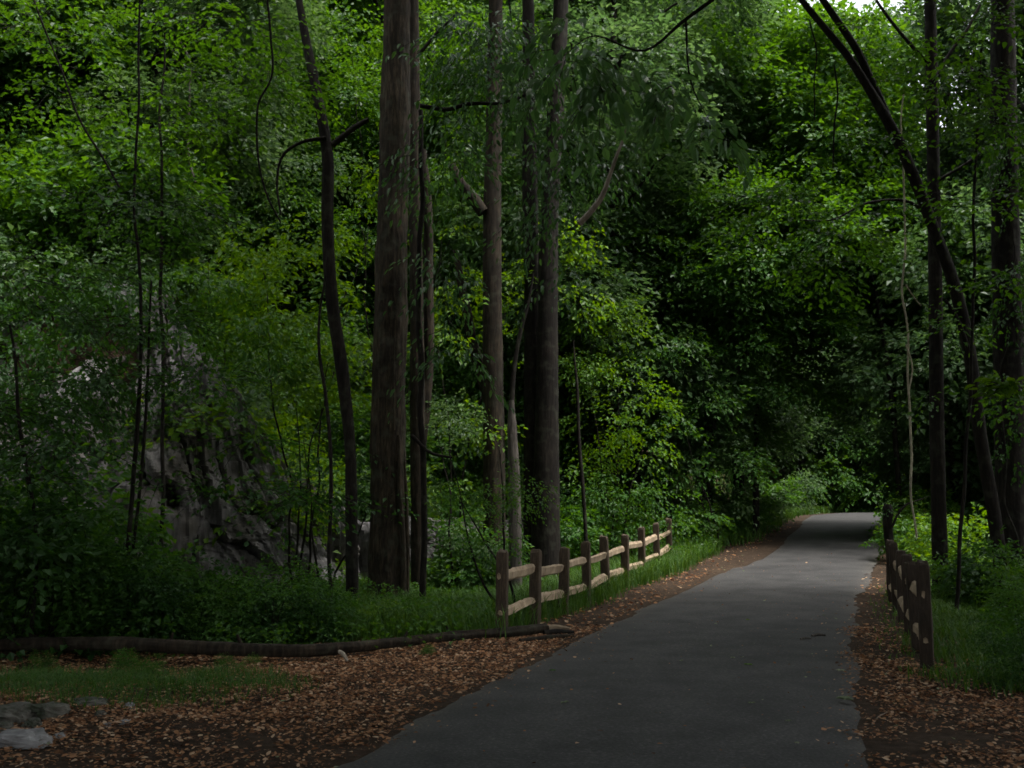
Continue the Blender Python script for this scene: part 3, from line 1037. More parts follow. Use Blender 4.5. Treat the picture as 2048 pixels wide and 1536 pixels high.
vine("long pale vine hanging beside the straight dark trunk on the right", [(1831, 1075, 5), (1822, 930, 5.5), (1815, 800, 5), (1816, 700, 5), (1808, 600, 5), (1812, 520, 5), (1808, 400, 4.5), (1806, 280, 4), (1805, 180, 4)], 18.0, M['vine'], 61, wob=0.05,
     forks=[[(1810, 570, 3), (1825, 592, 2.4), (1842, 612, 2)], [(1810, 690, 3), (1824, 730, 3), (1818, 790, 3)]])
for i_, (lab, pts, Y_) in enumerate([
    ("thin vine hanging above the far path, left one of the two", [(1626, 240, 2.5), (1628, 160, 3), (1634, 100, 3), (1622, 40, 3)], 14.0),
    ("thin vine hanging above the far path, right one of the two", [(1664, 335, 3), (1668, 250, 3.5), (1674, 190, 3.5), (1666, 130, 3)], 14.0),
    ("long dark vine slanting across the upper left of the hillside", [(240, 375, 4), (205, 310, 4.5), (150, 220, 4.5), (118, 130, 4), (85, 50, 4), (60, -20, 4)], 13.5),
    ("dark vine with a kink hanging left of the crooked slim trunk", [(562, 445, 3), (540, 400, 4), (526, 350, 4), (512, 240, 4.5), (515, 205, 4.5), (538, 160, 4.5), (544, 80, 4.5), (536, -20, 4.5)], 14.0),
    ("thin pale stem curving on the slope at upper left", [(392, 365, 6), (380, 320, 5), (376, 260, 4.5), (381, 185, 4), (380, 120, 3.5), (362, 85, 3)], 22.0),
    ("thin vine hanging down the upper part of the twin trunk", [(1022, 46, 2.4), (1019, 20, 3), (1018, -20, 3)], 16.0),
]):
    vine(lab, pts, Y_, M['bark_grey'] if 'pale' in lab else M['bark_dark'], 70 + i_)

# bare bleached branch
q, r = traced([(1158, 448, 13), (1180, 425, 12), (1202, 396, 11), (1220, 350, 8), (1234, 310, 7), (1246, 280, 5), (1252, 255, 3)], 15.2, foot=False)
mb = MB(); tube(mb, q - q[0], r, 10, 0.06, bark=0.002, seed=81)
link("bare_branch", mb.mesh("bare_branch", M['dead_wood'], True), loc=q[0], label="bare bleached branch curving up to the right of the twin trunk", category="branch")

# --- slender forked sapling on the left, with layered dark leaves ---------------
def layered(name, label, base_xy, discs, seed, L=.55, lsize=0.085, tone='leaf_dark', stems=(), group=None, dens=9.0, category="sapling"):
    x, y = base_xy
    b = np.array([x, y, gz(x, y)])
    t = thing(name, b, label, category, group)
    mb = MB(); tw = MB()
    blob_sprays(mb, [tuple(np.array(d[:3]) - b) + tuple(d[3:]) for d in discs], dens=dens, n=12, lsize=lsize, seed=seed, L=L, flat=0.15, sag=0.22, width=0.68, jit=0.25, fine=True, twig=tw, inner=0.1, spread=0.5)
    link("leaves", mb.mesh("leaves", M[tone]), t)
    mb = MB()
    for sp_ in stems:
        q, r = traced(sp_[0], sp_[1])
        tube(mb, q - b, r, 8, 0.12, wob=0.03, seed=seed, bark=0.002)
    mb.add(np.concatenate(tw.v), np.concatenate(tw.f4))
    link("stem", mb.mesh("stem", M['bark_dark'], True), t)
    return t


def D(px, py, Y, rx, rz=0.28, ry=None):
    q = P(px, py, Y)
    return (q[0], q[1], q[2], rx, ry or rx, rz)


b0 = P(245, 1240, 13.6)
layered("sapling", "slender forked sapling with dark layered leaves in front of the rock face", b0[:2],
        [D(300, 420, 13.6, 1.1), D(160, 540, 13.4, 1.1), D(390, 500, 13.8, .9), D(120, 650, 13.4, 1.0), D(330, 640, 13.4, .7), D(200, 760, 13.2, .8), D(80, 830, 13.6, 1.0), D(400, 750, 13.9, .7), D(510, 880, 13.9, .6, .16), D(330, 950, 13.4, .5, .14), D(470, 975, 13.6, .7, .16), D(610, 1000, 13.8, .6, .18)],
        201, stems=[([(245, 1240, 11), (262, 1050, 10), (272, 860, 9), (280, 640, 7), (272, 430, 6), (278, 200, 5), (284, 0, 4)], 13.6), ([(252, 1150, 7), (282, 960, 7), (292, 760, 6), (300, 560, 4)], 13.7)])
b0 = P(60, 1240, 12.4)
layered("sapling", "dark bushy sapling at the far left, in front of the rock face", b0[:2],
        [D(40, 700, 12.6, 1.0), D(-60, 820, 12.4, 1.0), D(110, 900, 12.4, .7, .2), D(20, 960, 12.2, .8, .2), D(160, 1040, 12.4, .6, .2), D(-20, 560, 12.6, 1.1)],
        207, stems=[([(60, 1240, 9), (70, 1050, 8), (40, 850, 7), (20, 650, 5)], 12.4)])

# upper foliage of saplings between camera and hillside, mid tone
b0 = P(430, 1240, 15.5)
layered("sapling", "airy sapling with flat sprays spread across the upper left hillside", b0[:2],
        [D(250, 120, 15.5, 1.6), D(430, 60, 15.8, 1.4), D(330, 230, 15.4, 1.2, .2), D(520, 170, 15.8, 1.2, .2), D(120, 60, 15.2, 1.3), D(90, 200, 15.2, .9, .2), D(430, 290, 15.5, .9, .18)],
        211, lsize=0.1, tone='leaf_mid', dens=6.0, stems=[([(330, 1240, 9), (325, 900, 8), (324, 500, 7), (322, 200, 5), (330, 60, 3)], 15.6)])

# drooping leaves in the middle
def drooper(name, label, base_xy, blobs, seed, lsize=0.14, tone='leaf_teal', width=0.4, dens=7.0, stems=(), L=0.75, sY=None):
    x, y = base_xy
    b = np.array([x, y, gz(x, y)])
    t = thing(name, b, label, "tree")
    mb = MB(); tw = MB()
    blob_sprays(mb, [tuple(np.array(d[:3]) - b) + tuple(d[3:]) for d in blobs], dens=dens, n=11, lsize=lsize, seed=seed, L=L, flat=0.35, sag=0.55, width=width, jit=0.5, fine=True, twig=tw, inner=0.2, spread=0.35, hang=0.7)
    link("leaves", mb.mesh("leaves", M[tone]), t)
    mb = MB()
    for sp_ in stems:
        q, r = traced(sp_[0], sp_[1], foot=sp_[2])
        tube(mb, q - b, r, 8, 0.12, wob=0.03, seed=seed, bark=0.003)
    mb.add(np.concatenate(tw.v), np.concatenate(tw.f4))
    link("stem", mb.mesh("stem", M['bark_dark'], True), t)
    return t


b0 = P(858, 1200, 17.6)
drooper("drooping_tree", "understory tree with long drooping glossy leaves around the forked trunk", b0[:2],
        [D(900, 330, 17.5, .9, .9), D(990, 180, 17.2, 1.0, .7), D(1080, 250, 17.0, 1.0, .8), D(1010, 330, 16.8, .8, .5), D(1120, 420, 17.2, .75, .6), D(880, 560, 17.4, .45, .7), D(905, 700, 17.4, .5, .55), D(960, 90, 17.0, 1.1, .6), D(1180, 330, 17.5, .7, .5), D(1120, 560, 17.6, .35, .4), D(870, 120, 17.3, .8, .7)],
        221, stems=[([(846, 1200, 13), (845, 900, 12), (838, 600, 11), (842, 380, 10), (840, 220, 9)], 17.7, True), ([(838, 212, 9), (900, 218, 9), (930, 208, 8), (1000, 205, 7), (1050, 188, 6), (1085, 160, 4)], 17.4, False), ([(835, 110, 8), (870, 70, 7), (915, 25, 5)], 17.4, False), ([(820, 870, 8), (860, 905, 6), (905, 915, 4)], 17.6, False)])

# big near leaves that hang into the top of the picture (branch of a tree beside the camera)
b0 = (4.6, 5.2)
near_t = drooper("near_tree", "tree beside the path whose broad pale leaves hang in at top centre", b0,
        [D(1180, 60, 9.5, .55, .30), D(1290, 110, 9.6, .5, .25), D(1370, 210, 9.8, .42, .2), D(1420, 265, 10.0, .25, .14), D(1230, 190, 9.5, .35, .2), D(1130, 130, 9.2, .35, .2)],
        231, lsize=0.15, tone='leaf_pale', width=0.55, dens=9.0, L=0.45)

_b = np.array(near_t.location)
mb = MB()
_z0 = gz(4.6, 5.2)
tube(mb, np.array([(4.6, 5.2, _z0 - .3), (4.65, 5.3, 3.0), (4.5, 5.5, 6.4), (4.9, 5.2, 11.0)]) - _b, [.20, .17, .14, .08], 20, .1, bark=.01, flare=.3, seed=233)
link("trunk", mb.mesh("trunk", M['bark_brown'], True), near_t)
mb = MB()
tube(mb, np.array([(4.5, 5.5, 6.2), (3.4, 7.2, 6.7), tuple(P(1370, 40, 9.3)), tuple(P(1290, 100, 9.5)), tuple(P(1190, 70, 9.5)), tuple(P(1130, 110, 9.3))]) - _b, [.05, .035, .018, .012, .008, .004], 7, .1, wob=.03, seed=234)
tube(mb, np.array([tuple(P(1370, 40, 9.3)), tuple(P(1380, 170, 9.7)), tuple(P(1420, 250, 10.0))]) - _b, [.012, .009, .004], 6, .1, wob=.02, seed=235)
link("branch", mb.mesh("branch", M['bark_dark'], True), near_t)
# layered light sprays on the right
b0 = P(1905, 1200, 16.5)
layered("sapling", "dark maple sapling spreading flat leaf layers at the right side", b0[:2],
        [D(1960, 60, 15.5, 1.0), D(1900, 180, 15.5, .9), D(2000, 260, 15.0, .9), D(1950, 400, 15.5, .8, .2), D(1760, 300, 15.8, .6, .14), D(1800, 60, 15.5, .9), D(1560, 410, 15.5, .8, .12), D(1690, 470, 15.5, .8, .12), D(1480, 470, 15.2, .35, .12), D(1650, 540, 15.8, .7, .14), D(2030, 560, 15.5, .8, .25), D(1920, 640, 16.0, .4, .2), D(1850, 800, 16.3, .3, .14), D(2040, 800, 15.6, .6, .2)],
        241, lsize=0.10, tone='leaf_mid', dens=7.5, stems=[([(1905, 1200, 9), (1925, 1000, 8), (1945, 700, 7), (1950, 400, 6), (1960, 100, 5)], 16.4)])

# yellowish leaves catching light at the right edge
layered("near_twig", "small twig of yellow-green leaves poking in at the right edge", P(2075, 770, 8.0)[:2],
        [D(2035, 775, 8.0, .10, .04), D(2000, 768, 8.0, .05, .03)], 251, L=.14, lsize=0.085, tone='leaf_bright', dens=20, category="twig")

# --- bright mass of vines and saplings by the left fence's far end ----------------
def mass(name, label, base_xy, blobs, seed, tone, lsize=0.10, dens=11.0, cat="shrub", width=0.62, L=0.5, hang=0.2, n=11, flat=0.4):
    x, y = base_xy
    b = np.array([x, y, gz(x, y)])
    t = thing(name, b, label, cat)
    mb = MB()
    bl = [tuple(np.array(d[:3]) - b) + tuple(d[3:]) for d in blobs]
    blob_sprays(mb, bl, dens=dens, n=n, lsize=lsize, seed=seed, L=L, flat=flat, sag=0.35, width=width, jit=0.6, inner=0.35, hang=hang)
    link("leaves", mb.mesh("leaves", M[tone]), t)
    if cat == "creeper":
        return t
    mb = MB()
    r_ = np.random.default_rng(seed)
    for d in bl[::3]:
        k = r_.uniform(.25, .6)
        tube(mb, [(0, 0, -.2), (d[0] * k, d[1] * k + r_.uniform(-.3, .3), d[2] * r_.uniform(.3, .55)), (d[0], d[1], d[2])], [.026, .018, .007], 6, 0.2, wob=0.12, seed=int(r_.integers(999)))
    link("stem", mb.mesh("stem", M['bark_dark'], True), t)
    return t


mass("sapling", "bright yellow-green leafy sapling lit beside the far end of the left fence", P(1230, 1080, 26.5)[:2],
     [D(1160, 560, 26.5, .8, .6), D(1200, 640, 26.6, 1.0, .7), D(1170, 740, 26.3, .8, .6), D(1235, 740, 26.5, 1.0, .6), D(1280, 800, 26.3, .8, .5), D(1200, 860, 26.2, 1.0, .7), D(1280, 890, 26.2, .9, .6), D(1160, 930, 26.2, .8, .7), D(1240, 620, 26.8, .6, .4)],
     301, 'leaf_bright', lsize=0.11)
mass("sapling", "lower dark-leaved thicket under the bright sapling by the fence", P(1260, 1090, 25.8)[:2],
     [D(1240, 990, 26.0, .9, .7), D(1300, 1010, 26.4, .9, .6), D(1180, 1010, 26.0, .8, .6), D(1330, 1050, 27.5, .6, .4), D(1370, 1075, 28.5, .6, .35), D(1230, 1060, 26.0, .9, .4)],
     303, 'leaf_mid', lsize=0.11)
mass("sapling", "pale fine-leaved tree lit from above at right of the bleached branch", P(1420, 1040, 31)[:2],
     [D(1400, 340, 31, 1.6, 1.0), D(1480, 420, 31, 1.5, .9), D(1330, 440, 31, 1.4, .9), D(1420, 560, 31, 1.6, 1.0), D(1300, 560, 30.5, 1.1, .8), D(1500, 300, 32, 1.4, .9), D(1380, 220, 31, 1.6, 1.0), D(1520, 640, 32, 1.3, .8), D(1390, 700, 31, 1.4, .9), D(1360, 830, 31, 1.2, .8), D(1440, 900, 31, 1.2, .8), D(1420, 1000, 30.5, 1.0, .5)],
     305, 'leaf_far', lsize=0.13, dens=7.0, cat="tree", L=0.6)
mass("shrub", "small-leaved wispy shrub in front of the forked trunk", P(1030, 1180, 15.8)[:2],
     [D(990, 900, 15.8, .45, .3), D(1040, 880, 15.8, .35, .3), D(1010, 990, 15.8, .45, .35), D(930, 990, 15.9, .45, .3), D(1060, 980, 15.7, .3, .35), D(980, 1080, 15.8, .5, .3), D(905, 900, 16.2, .3, .2)],
     307, 'leaf_mid', lsize=0.055, dens=20, L=0.28)
mass("shrub", "greyish leafy shrub between the narrow trunk and the forked trunk", P(900, 1190, 20.5)[:2],
     [D(880, 850, 20.6, .6, .5), D(900, 760, 20.8, .5, .4), D(920, 820, 20.8, .5, .4), D(930, 1100, 20.6, .7, .5), D(970, 1080, 21, .6, .5), D(880, 1100, 20.6, .5, .3)],
     309, 'leaf_far', lsize=0.08, dens=14, L=0.35)
mass("ivy_growth", "ivy clump clothing the foot of the thick trunk at the right edge", P(2030, 1225, 18.4)[:2],
     [D(2010, 1150, 18.3, .45, .8), D(2040, 1000, 18.3, .45, .9), D(2035, 600, 18.4, .4, 1.2), D(2030, 330, 18.4, .5, 1.2), D(2030, 820, 18.4, .35, .8)],
     311, 'leaf_dark', lsize=0.09, dens=16, cat="ivy", L=0.3, hang=0.8)

mass("creeper", "dark creeper hanging over the upper left part of the rock face", P(60, 1150, 17.8)[:2],
     [D(60, 600, 17.6, .9, .6), D(20, 740, 17.0, .7, .4), D(150, 750, 16.9, .6, .35), D(215, 770, 16.9, .45, .3), D(170, 700, 17.2, .6, .3), D(120, 830, 16.8, .5, .35), D(150, 570, 17.3, .7, .3), D(215, 570, 17.3, .6, .3), D(270, 640, 17.2, .35, .25), D(-60, 680, 17.4, .9, .6), D(150, 660, 17.6, .8, .5), D(250, 590, 17.7, .8, .5), D(20, 780, 17.4, .8, .6), D(130, 790, 17.3, .6, .4), D(-80, 900, 17.2, .8, .7), D(60, 930, 17.2, .6, .5), D(180, 880, 17.2, .5, .35), D(110, 1050, 17.0, .7, .5), D(-20, 1080, 17.0, .8, .6), D(205, 1090, 17, .5, .5)],
     321, 'leaf_dark', lsize=0.12, dens=8, cat="creeper", L=0.45, hang=.5)
mass("creeper", "green creeper spilling over the brow of the pale rock", P(380, 1150, 18.0)[:2],
     [D(330, 560, 18.0, .8, .35), D(420, 580, 18.2, .7, .35), D(480, 650, 18.0, .6, .35), D(400, 650, 17.7, .35, .2), D(540, 720, 18.0, .5, .35), D(310, 660, 17.4, .45, .25), D(375, 670, 17.0, .4, .22), D(430, 720, 17.2, .35, .2)],
     323, 'leaf_mid', lsize=0.12, dens=9, cat="creeper", L=0.4, hang=.4)
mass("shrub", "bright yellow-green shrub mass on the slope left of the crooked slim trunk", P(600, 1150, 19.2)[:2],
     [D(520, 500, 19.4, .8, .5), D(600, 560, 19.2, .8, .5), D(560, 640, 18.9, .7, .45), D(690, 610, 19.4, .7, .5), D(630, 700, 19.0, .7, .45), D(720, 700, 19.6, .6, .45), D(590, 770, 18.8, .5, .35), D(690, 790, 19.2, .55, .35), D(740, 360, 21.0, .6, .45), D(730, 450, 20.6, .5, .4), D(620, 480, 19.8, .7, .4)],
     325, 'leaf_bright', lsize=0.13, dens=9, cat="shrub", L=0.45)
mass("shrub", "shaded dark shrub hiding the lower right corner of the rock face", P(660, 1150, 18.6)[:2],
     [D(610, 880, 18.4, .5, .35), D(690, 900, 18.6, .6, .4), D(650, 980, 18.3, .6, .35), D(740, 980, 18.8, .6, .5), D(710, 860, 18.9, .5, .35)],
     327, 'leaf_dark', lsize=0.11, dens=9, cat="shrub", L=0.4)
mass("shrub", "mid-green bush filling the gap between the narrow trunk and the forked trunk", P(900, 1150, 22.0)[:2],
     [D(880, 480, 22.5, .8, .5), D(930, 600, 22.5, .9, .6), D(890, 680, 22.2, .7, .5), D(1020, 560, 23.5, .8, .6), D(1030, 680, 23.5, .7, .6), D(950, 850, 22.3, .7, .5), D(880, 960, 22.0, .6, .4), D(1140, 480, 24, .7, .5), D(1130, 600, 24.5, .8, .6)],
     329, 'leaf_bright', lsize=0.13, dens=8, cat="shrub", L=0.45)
mass("understory_tree", "mid-green understory tree in the dark hollow right of the bright sapling", P(1440, 1060, 29)[:2],
     [D(1330, 700, 29, 1.1, .6), D(1420, 800, 29.5, 1.0, .6), D(1480, 700, 30, 1.1, .7), D(1380, 940, 29.2, .9, .5), D(1470, 930, 30, .9, .6), D(1330, 850, 28.6, .7, .5), D(1400, 1040, 29, .7, .4), D(1540, 780, 31, 1.0, .6), D(1530, 600, 31, 1.2, .7)],
     331, 'leaf_mid', lsize=0.15, dens=7, cat="tree", L=0.5)
mass("understory_tree", "pale understory tree lit at the far end of the path", P(1690, 1030, 56)[:2],
     [D(1620, 880, 56, 1.8, 1.0), D(1690, 830, 56, 1.8, 1.1), D(1750, 900, 56, 1.7, 1.0), D(1660, 950, 55, 1.6, .8), D(1730, 980, 55, 1.4, .7), D(1590, 800, 57, 1.8, 1.1), D(1700, 740, 57, 1.9, 1.1), D(1600, 980, 54, 1.2, .6)],
     333, 'leaf_mid', lsize=0.24, dens=3.5, cat="tree", L=0.8)

mass("understory_tree", "mid-green understory tree high on the slope at upper left", P(150, 700, 24.5)[:2],
     [D(40, 60, 24, 1.3, .7), D(150, 130, 24.2, 1.3, .7), D(60, 190, 23.6, 1.1, .6), D(230, 60, 24.6, 1.2, .7), D(260, 190, 24.3, 1.1, .6), D(150, 270, 23.4, 1.0, .5), D(-40, 120, 23.8, 1.2, .7)],
     341, 'leaf_mid', lsize=0.15, dens=7, cat="tree", L=0.6)
mass("understory_tree", "mid-green understory tree on the slope left of the crooked trunk's top", P(450, 700, 26)[:2],
     [D(380, 90, 26, 1.3, .7), D(480, 160, 26, 1.3, .7), D(560, 60, 26.3, 1.2, .7), D(430, 270, 25.6, 1.2, .6), D(540, 280, 25.8, 1.1, .6), D(350, 350, 25, 1.0, .5), D(480, 380, 25.2, 1.0, .5), D(620, 330, 25.5, .9, .5)],
     343, 'leaf_far', lsize=0.14, dens=7, cat="tree", L=0.6)
mass("understory_tree", "mid-green understory tree half hidden by the massive trunk", P(760, 800, 27)[:2],
     [D(700, 60, 27, 1.3, .8), D(700, 200, 27, 1.2, .7), D(870, 60, 27.3, 1.3, .8), D(900, 220, 27.3, 1.3, .7), D(720, 330, 26.5, 1.1, .6), D(870, 380, 27, 1.2, .7), D(950, 330, 27.3, 1.1, .6), D(720, 460, 26.3, .9, .5), D(1030, 90, 27.6, 1.2, .7), D(1040, 450, 27.6, 1.2, .7)],
     345, 'leaf_mid', lsize=0.15, dens=7, cat="tree", L=0.6)
mass("understory_tree", "dim green understory tree filling the hollow between the bleached branch and the far path", P(1350, 900, 30)[:2],
     [D(1290, 480, 30, 1.2, .8), D(1380, 560, 30, 1.3, .8), D(1500, 520, 31, 1.3, .8), D(1300, 640, 29.6, 1.0, .7), D(1600, 620, 32, 1.3, .7), D(1500, 860, 31.5, 1.1, .7), D(1600, 760, 33, 1.2, .7), D(1680, 680, 34, 1.2, .7)],
     347, 'leaf_mid', lsize=0.15, dens=6, cat="tree", L=0.6)

# --- shrubs behind the log and at the trunks -------------------------------------
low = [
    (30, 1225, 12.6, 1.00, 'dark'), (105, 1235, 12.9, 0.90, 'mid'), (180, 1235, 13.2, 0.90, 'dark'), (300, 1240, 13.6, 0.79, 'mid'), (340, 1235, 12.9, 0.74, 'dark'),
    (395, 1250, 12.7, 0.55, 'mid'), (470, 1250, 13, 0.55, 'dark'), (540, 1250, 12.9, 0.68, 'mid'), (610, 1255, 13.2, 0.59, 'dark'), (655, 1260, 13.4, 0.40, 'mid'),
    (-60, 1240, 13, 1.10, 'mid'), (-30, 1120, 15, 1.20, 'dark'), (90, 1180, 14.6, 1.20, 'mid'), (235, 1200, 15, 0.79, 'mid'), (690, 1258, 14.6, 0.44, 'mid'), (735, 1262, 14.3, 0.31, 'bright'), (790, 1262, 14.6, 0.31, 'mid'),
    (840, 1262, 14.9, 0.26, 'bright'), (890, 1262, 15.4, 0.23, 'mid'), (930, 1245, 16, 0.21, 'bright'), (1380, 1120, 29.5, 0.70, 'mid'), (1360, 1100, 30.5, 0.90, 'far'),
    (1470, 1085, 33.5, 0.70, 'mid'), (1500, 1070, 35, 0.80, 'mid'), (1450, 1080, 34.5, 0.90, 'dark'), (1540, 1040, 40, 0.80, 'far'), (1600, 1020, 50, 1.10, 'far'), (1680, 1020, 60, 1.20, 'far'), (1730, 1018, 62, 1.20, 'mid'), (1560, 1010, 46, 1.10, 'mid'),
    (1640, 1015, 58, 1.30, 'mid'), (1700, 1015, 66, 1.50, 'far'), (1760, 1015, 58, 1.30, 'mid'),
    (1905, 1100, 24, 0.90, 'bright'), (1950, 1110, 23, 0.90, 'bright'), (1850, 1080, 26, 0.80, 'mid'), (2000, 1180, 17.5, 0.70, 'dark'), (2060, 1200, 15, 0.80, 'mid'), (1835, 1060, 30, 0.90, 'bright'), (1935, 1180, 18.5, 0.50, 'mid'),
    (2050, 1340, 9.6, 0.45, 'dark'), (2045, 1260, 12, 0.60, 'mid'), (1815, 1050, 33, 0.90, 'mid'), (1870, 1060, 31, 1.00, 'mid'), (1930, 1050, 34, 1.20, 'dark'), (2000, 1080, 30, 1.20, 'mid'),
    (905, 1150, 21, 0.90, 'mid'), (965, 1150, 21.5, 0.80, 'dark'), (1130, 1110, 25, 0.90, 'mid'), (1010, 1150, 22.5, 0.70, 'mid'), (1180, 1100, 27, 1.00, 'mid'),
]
for i_, (px, py, Y_, sc, tone) in enumerate(low):
    q = P(px, py, Y_)
    wh = where(q[0], q[1], 1.0)
    lab = "%s %s low shrub %s" % (size_word(sc, .5, .85), TONE_WORD[tone], wh)
    if Y_ < 13.3 and px < 700: lab += ", behind the log"
    elif px < 960 and Y_ < 17: lab += ", by the trunk feet"
    elif Y_ > 45: lab += ", past the grassy bank"
    elif px > 1780: lab += ", downhill" if Y_ < 22 else (", beyond the right fence" if i_ % 2 else ", in the hollow")
    else: lab += ", in the thicket"
    shrub(q[0], q[1], i_ % 4, tone, sc, i_ * 1.7, lab, "low shrubs along the ground", lib=BUSH if (Y_ > 17 or i_ % 3 == 0) else SHRUB)

for i_, (px, py, sc, lab) in enumerate([
    (85, 1322, .16, "small broad-leaved seedling before the log at far left"), (235, 1330, .20, "weedy seedling in front of the log, left of its middle"),
    (450, 1330, .13, "tiny green seedling just before the log's middle"), (500, 1332, .11, "tiny seedling right of another before the log's middle"),
    (300, 1345, .16, "weedy seedling rising from the back of the grass patch"), (860, 1312, .10, "little sprout in the litter near the log's thin end")]):
    q = on_ground(px, py)
    shrub(q[0], q[1], i_ % 4, 'mid', sc, i_ * 2.1, lab, "seedlings in front of the log", name="seedling")

# --- high crowns around and over the camera (trees standing outside the frame) -------
hi = []
for y in (-14.0, -6.5, 0.5, 7.0, 13.0):
    for x in (-17.0, -10.0, -3.5, 3.0, 9.5, 16.0):
        if (y > 10 and x < -1) or (y == 7.0 and x in (-10.0, 3.0)):
            continue
        z = max(9.5, CAM_Z + .53 * (y + 5) + 3.2)
        hi.append((x + rg.random() * 2 - 1, y + rg.random() * 2 - 1, z + rg.random(), 1.1 if y > 10 else 1.45))
hi += [(1.5, 4.5, 11.0, 1.0), (16.5, 14.5, 14.5, 1.1)]
for i_, (x, y, z, sc) in enumerate(hi):
    tx0 = x if (y < 0 or abs(x) > 0.72 * y + 1.5) else math.copysign(0.72 * y + 1.5, x if x < 0 or y > 5 else -1)
    t = thing("canopy_tree", (tx0, y, gz(tx0, y)), "tall tree outside the picture whose crown shades the near path", "tree", "tall trees around the near path")
    mb = MB(); g0 = gz(tx0, y)
    tube(mb, [(0, 0, -.3), (0, 0, z * .5), (x - tx0, 0, z + 1.5 - g0)], [.3, .25, .12], 16, 0.2, bark=0.015, flare=.3, seed=i_)
    link("trunk", mb.mesh("trunk", M['bark_brown'], True), t)
    link("crown", HIGH_ME[i_ % 2], t, loc=(x - tx0, 0, z - g0), rot=(0, 0, i_ * 1.1), scale=sc)
# arching trees that darken the far stretch
for i_, (x, y, z, xo, sc, lab) in enumerate([(5.6, 31.0, 7.0, 3.0, .8, "left"), (14.5, 32.5, 7.0, -2.0, .85, "right"), (6.2, 33.0, 12, 2.6, 1.0, "inner left")]):
    t = thing("arching_tree", (x, y, gz(x, y)), "tree arching over the dark far stretch of path from its %s side" % lab, "tree")
    mb = MB()
    tube(mb, [(0, 0, -.3), (xo * .2, 0, z * .5), (xo, 0, z + 1.0)], [.16, .13, .06], 12, 0.2, bark=0.01, seed=i_)
    link("trunk", mb.mesh("trunk", M['bark_dark'], True), t)
    link("crown", HIGH_ME[i_ % 2], t, loc=(xo, 0, z), rot=(0, 0, 2 + i_), scale=sc)

# --- distant woods ---------------------------------------------------------------
rd = np.random.default_rng(404)
bl = []
for a in np.linspace(-62, 62, 46):
    for e in range(7):
        rr = 92 + rd.random() * 14
        z = 2 + e * 6.2 + rd.random() * 3
        if z > 36 and rd.random() < .5:
            continue
        aa = R(a + rd.random() * 2.5)
        if a < -22: rr += 10; z += 10
        bl.append((math.sin(aa) * rr, math.cos(aa) * rr, z, 4.5, 4.5, 3.6))
mb = MB()
blob_sprays(mb, bl, dens=0.45, n=10, lsize=0.55, seed=405, L=2.2, width=0.7, flat=0.3, inner=0.2)
link("distant_woods", mb.mesh("distant_woods", M['leaf_far']), kind="stuff", label="pale distant woods closing the view behind the trees", category="woods")

# ------------------------------------------------------------------ fences
def post_mesh(w, d, h, seed, mat='post'):
    """squared post with chamfered top and slightly wavy faces"""
    r_ = np.random.default_rng(seed)
    zs = np.array([-.35, 0.0, .25, .5, .75, h - .06, h - .02, h])
    sc = np.array([1, 1, 1, 1, 1, 1, .93, .72])
    ring = []
    c = 0.16
    prof = np.array([(-1 + c, -1), (1 - c, -1), (1, -1 + c), (1, 1 - c), (1 - c, 1), (-1 + c, 1), (-1, 1 - c), (-1, -1 + c)])
    for z, s_ in zip(zs, sc):
        p = prof * s_ * (1 + .05 * r_.standard_normal((8, 2)))
        ring.append(np.stack([p[:, 0] * w / 2, p[:, 1] * d / 2, np.full(8, z) + (0.012 * r_.standard_normal(8) if z > h - .1 else 0)], 1))
    V = np.concatenate(ring)
    n = len(zs)
    i = np.arange(n - 1)[:, None] * 8; j = np.arange(8)[None, :]
    F = np.stack([i + j, i + (j + 1) % 8, i + 8 + (j + 1) % 8, i + 8 + j], -1).reshape(-1, 4)
    mb = MB(); mb.add(V, F)
    top = np.arange(8)
    vv = np.vstack([V[-8:], V[-8:].mean(0) + [0, 0, .006]])
    mb.add(vv, np.stack([top, (top + 1) % 8, np.full(8, 8)], 1))
    return mb.mesh("post", M[mat])


POSTS = [post_mesh(.13 + .012 * (k % 3 - 1), .15, 1.12, 500 + k) for k in range(9)]


M['post_shaded'] = noise_mat("shaded_post_wood", [(0.3, (.020, .015, .011)), (0.55, (.048, .034, .023)), (0.8, (.10, .074, .05))], 9, vec_scale=(6, 6, 0.8), rough=0.8, bump=0.5, scale2=3)  # same post wood, with the right fence's shade put into the colour
POSTS_SHADED = [post_mesh(.125, .14, 1.12, 520 + k, 'post_shaded') for k in range(6)]


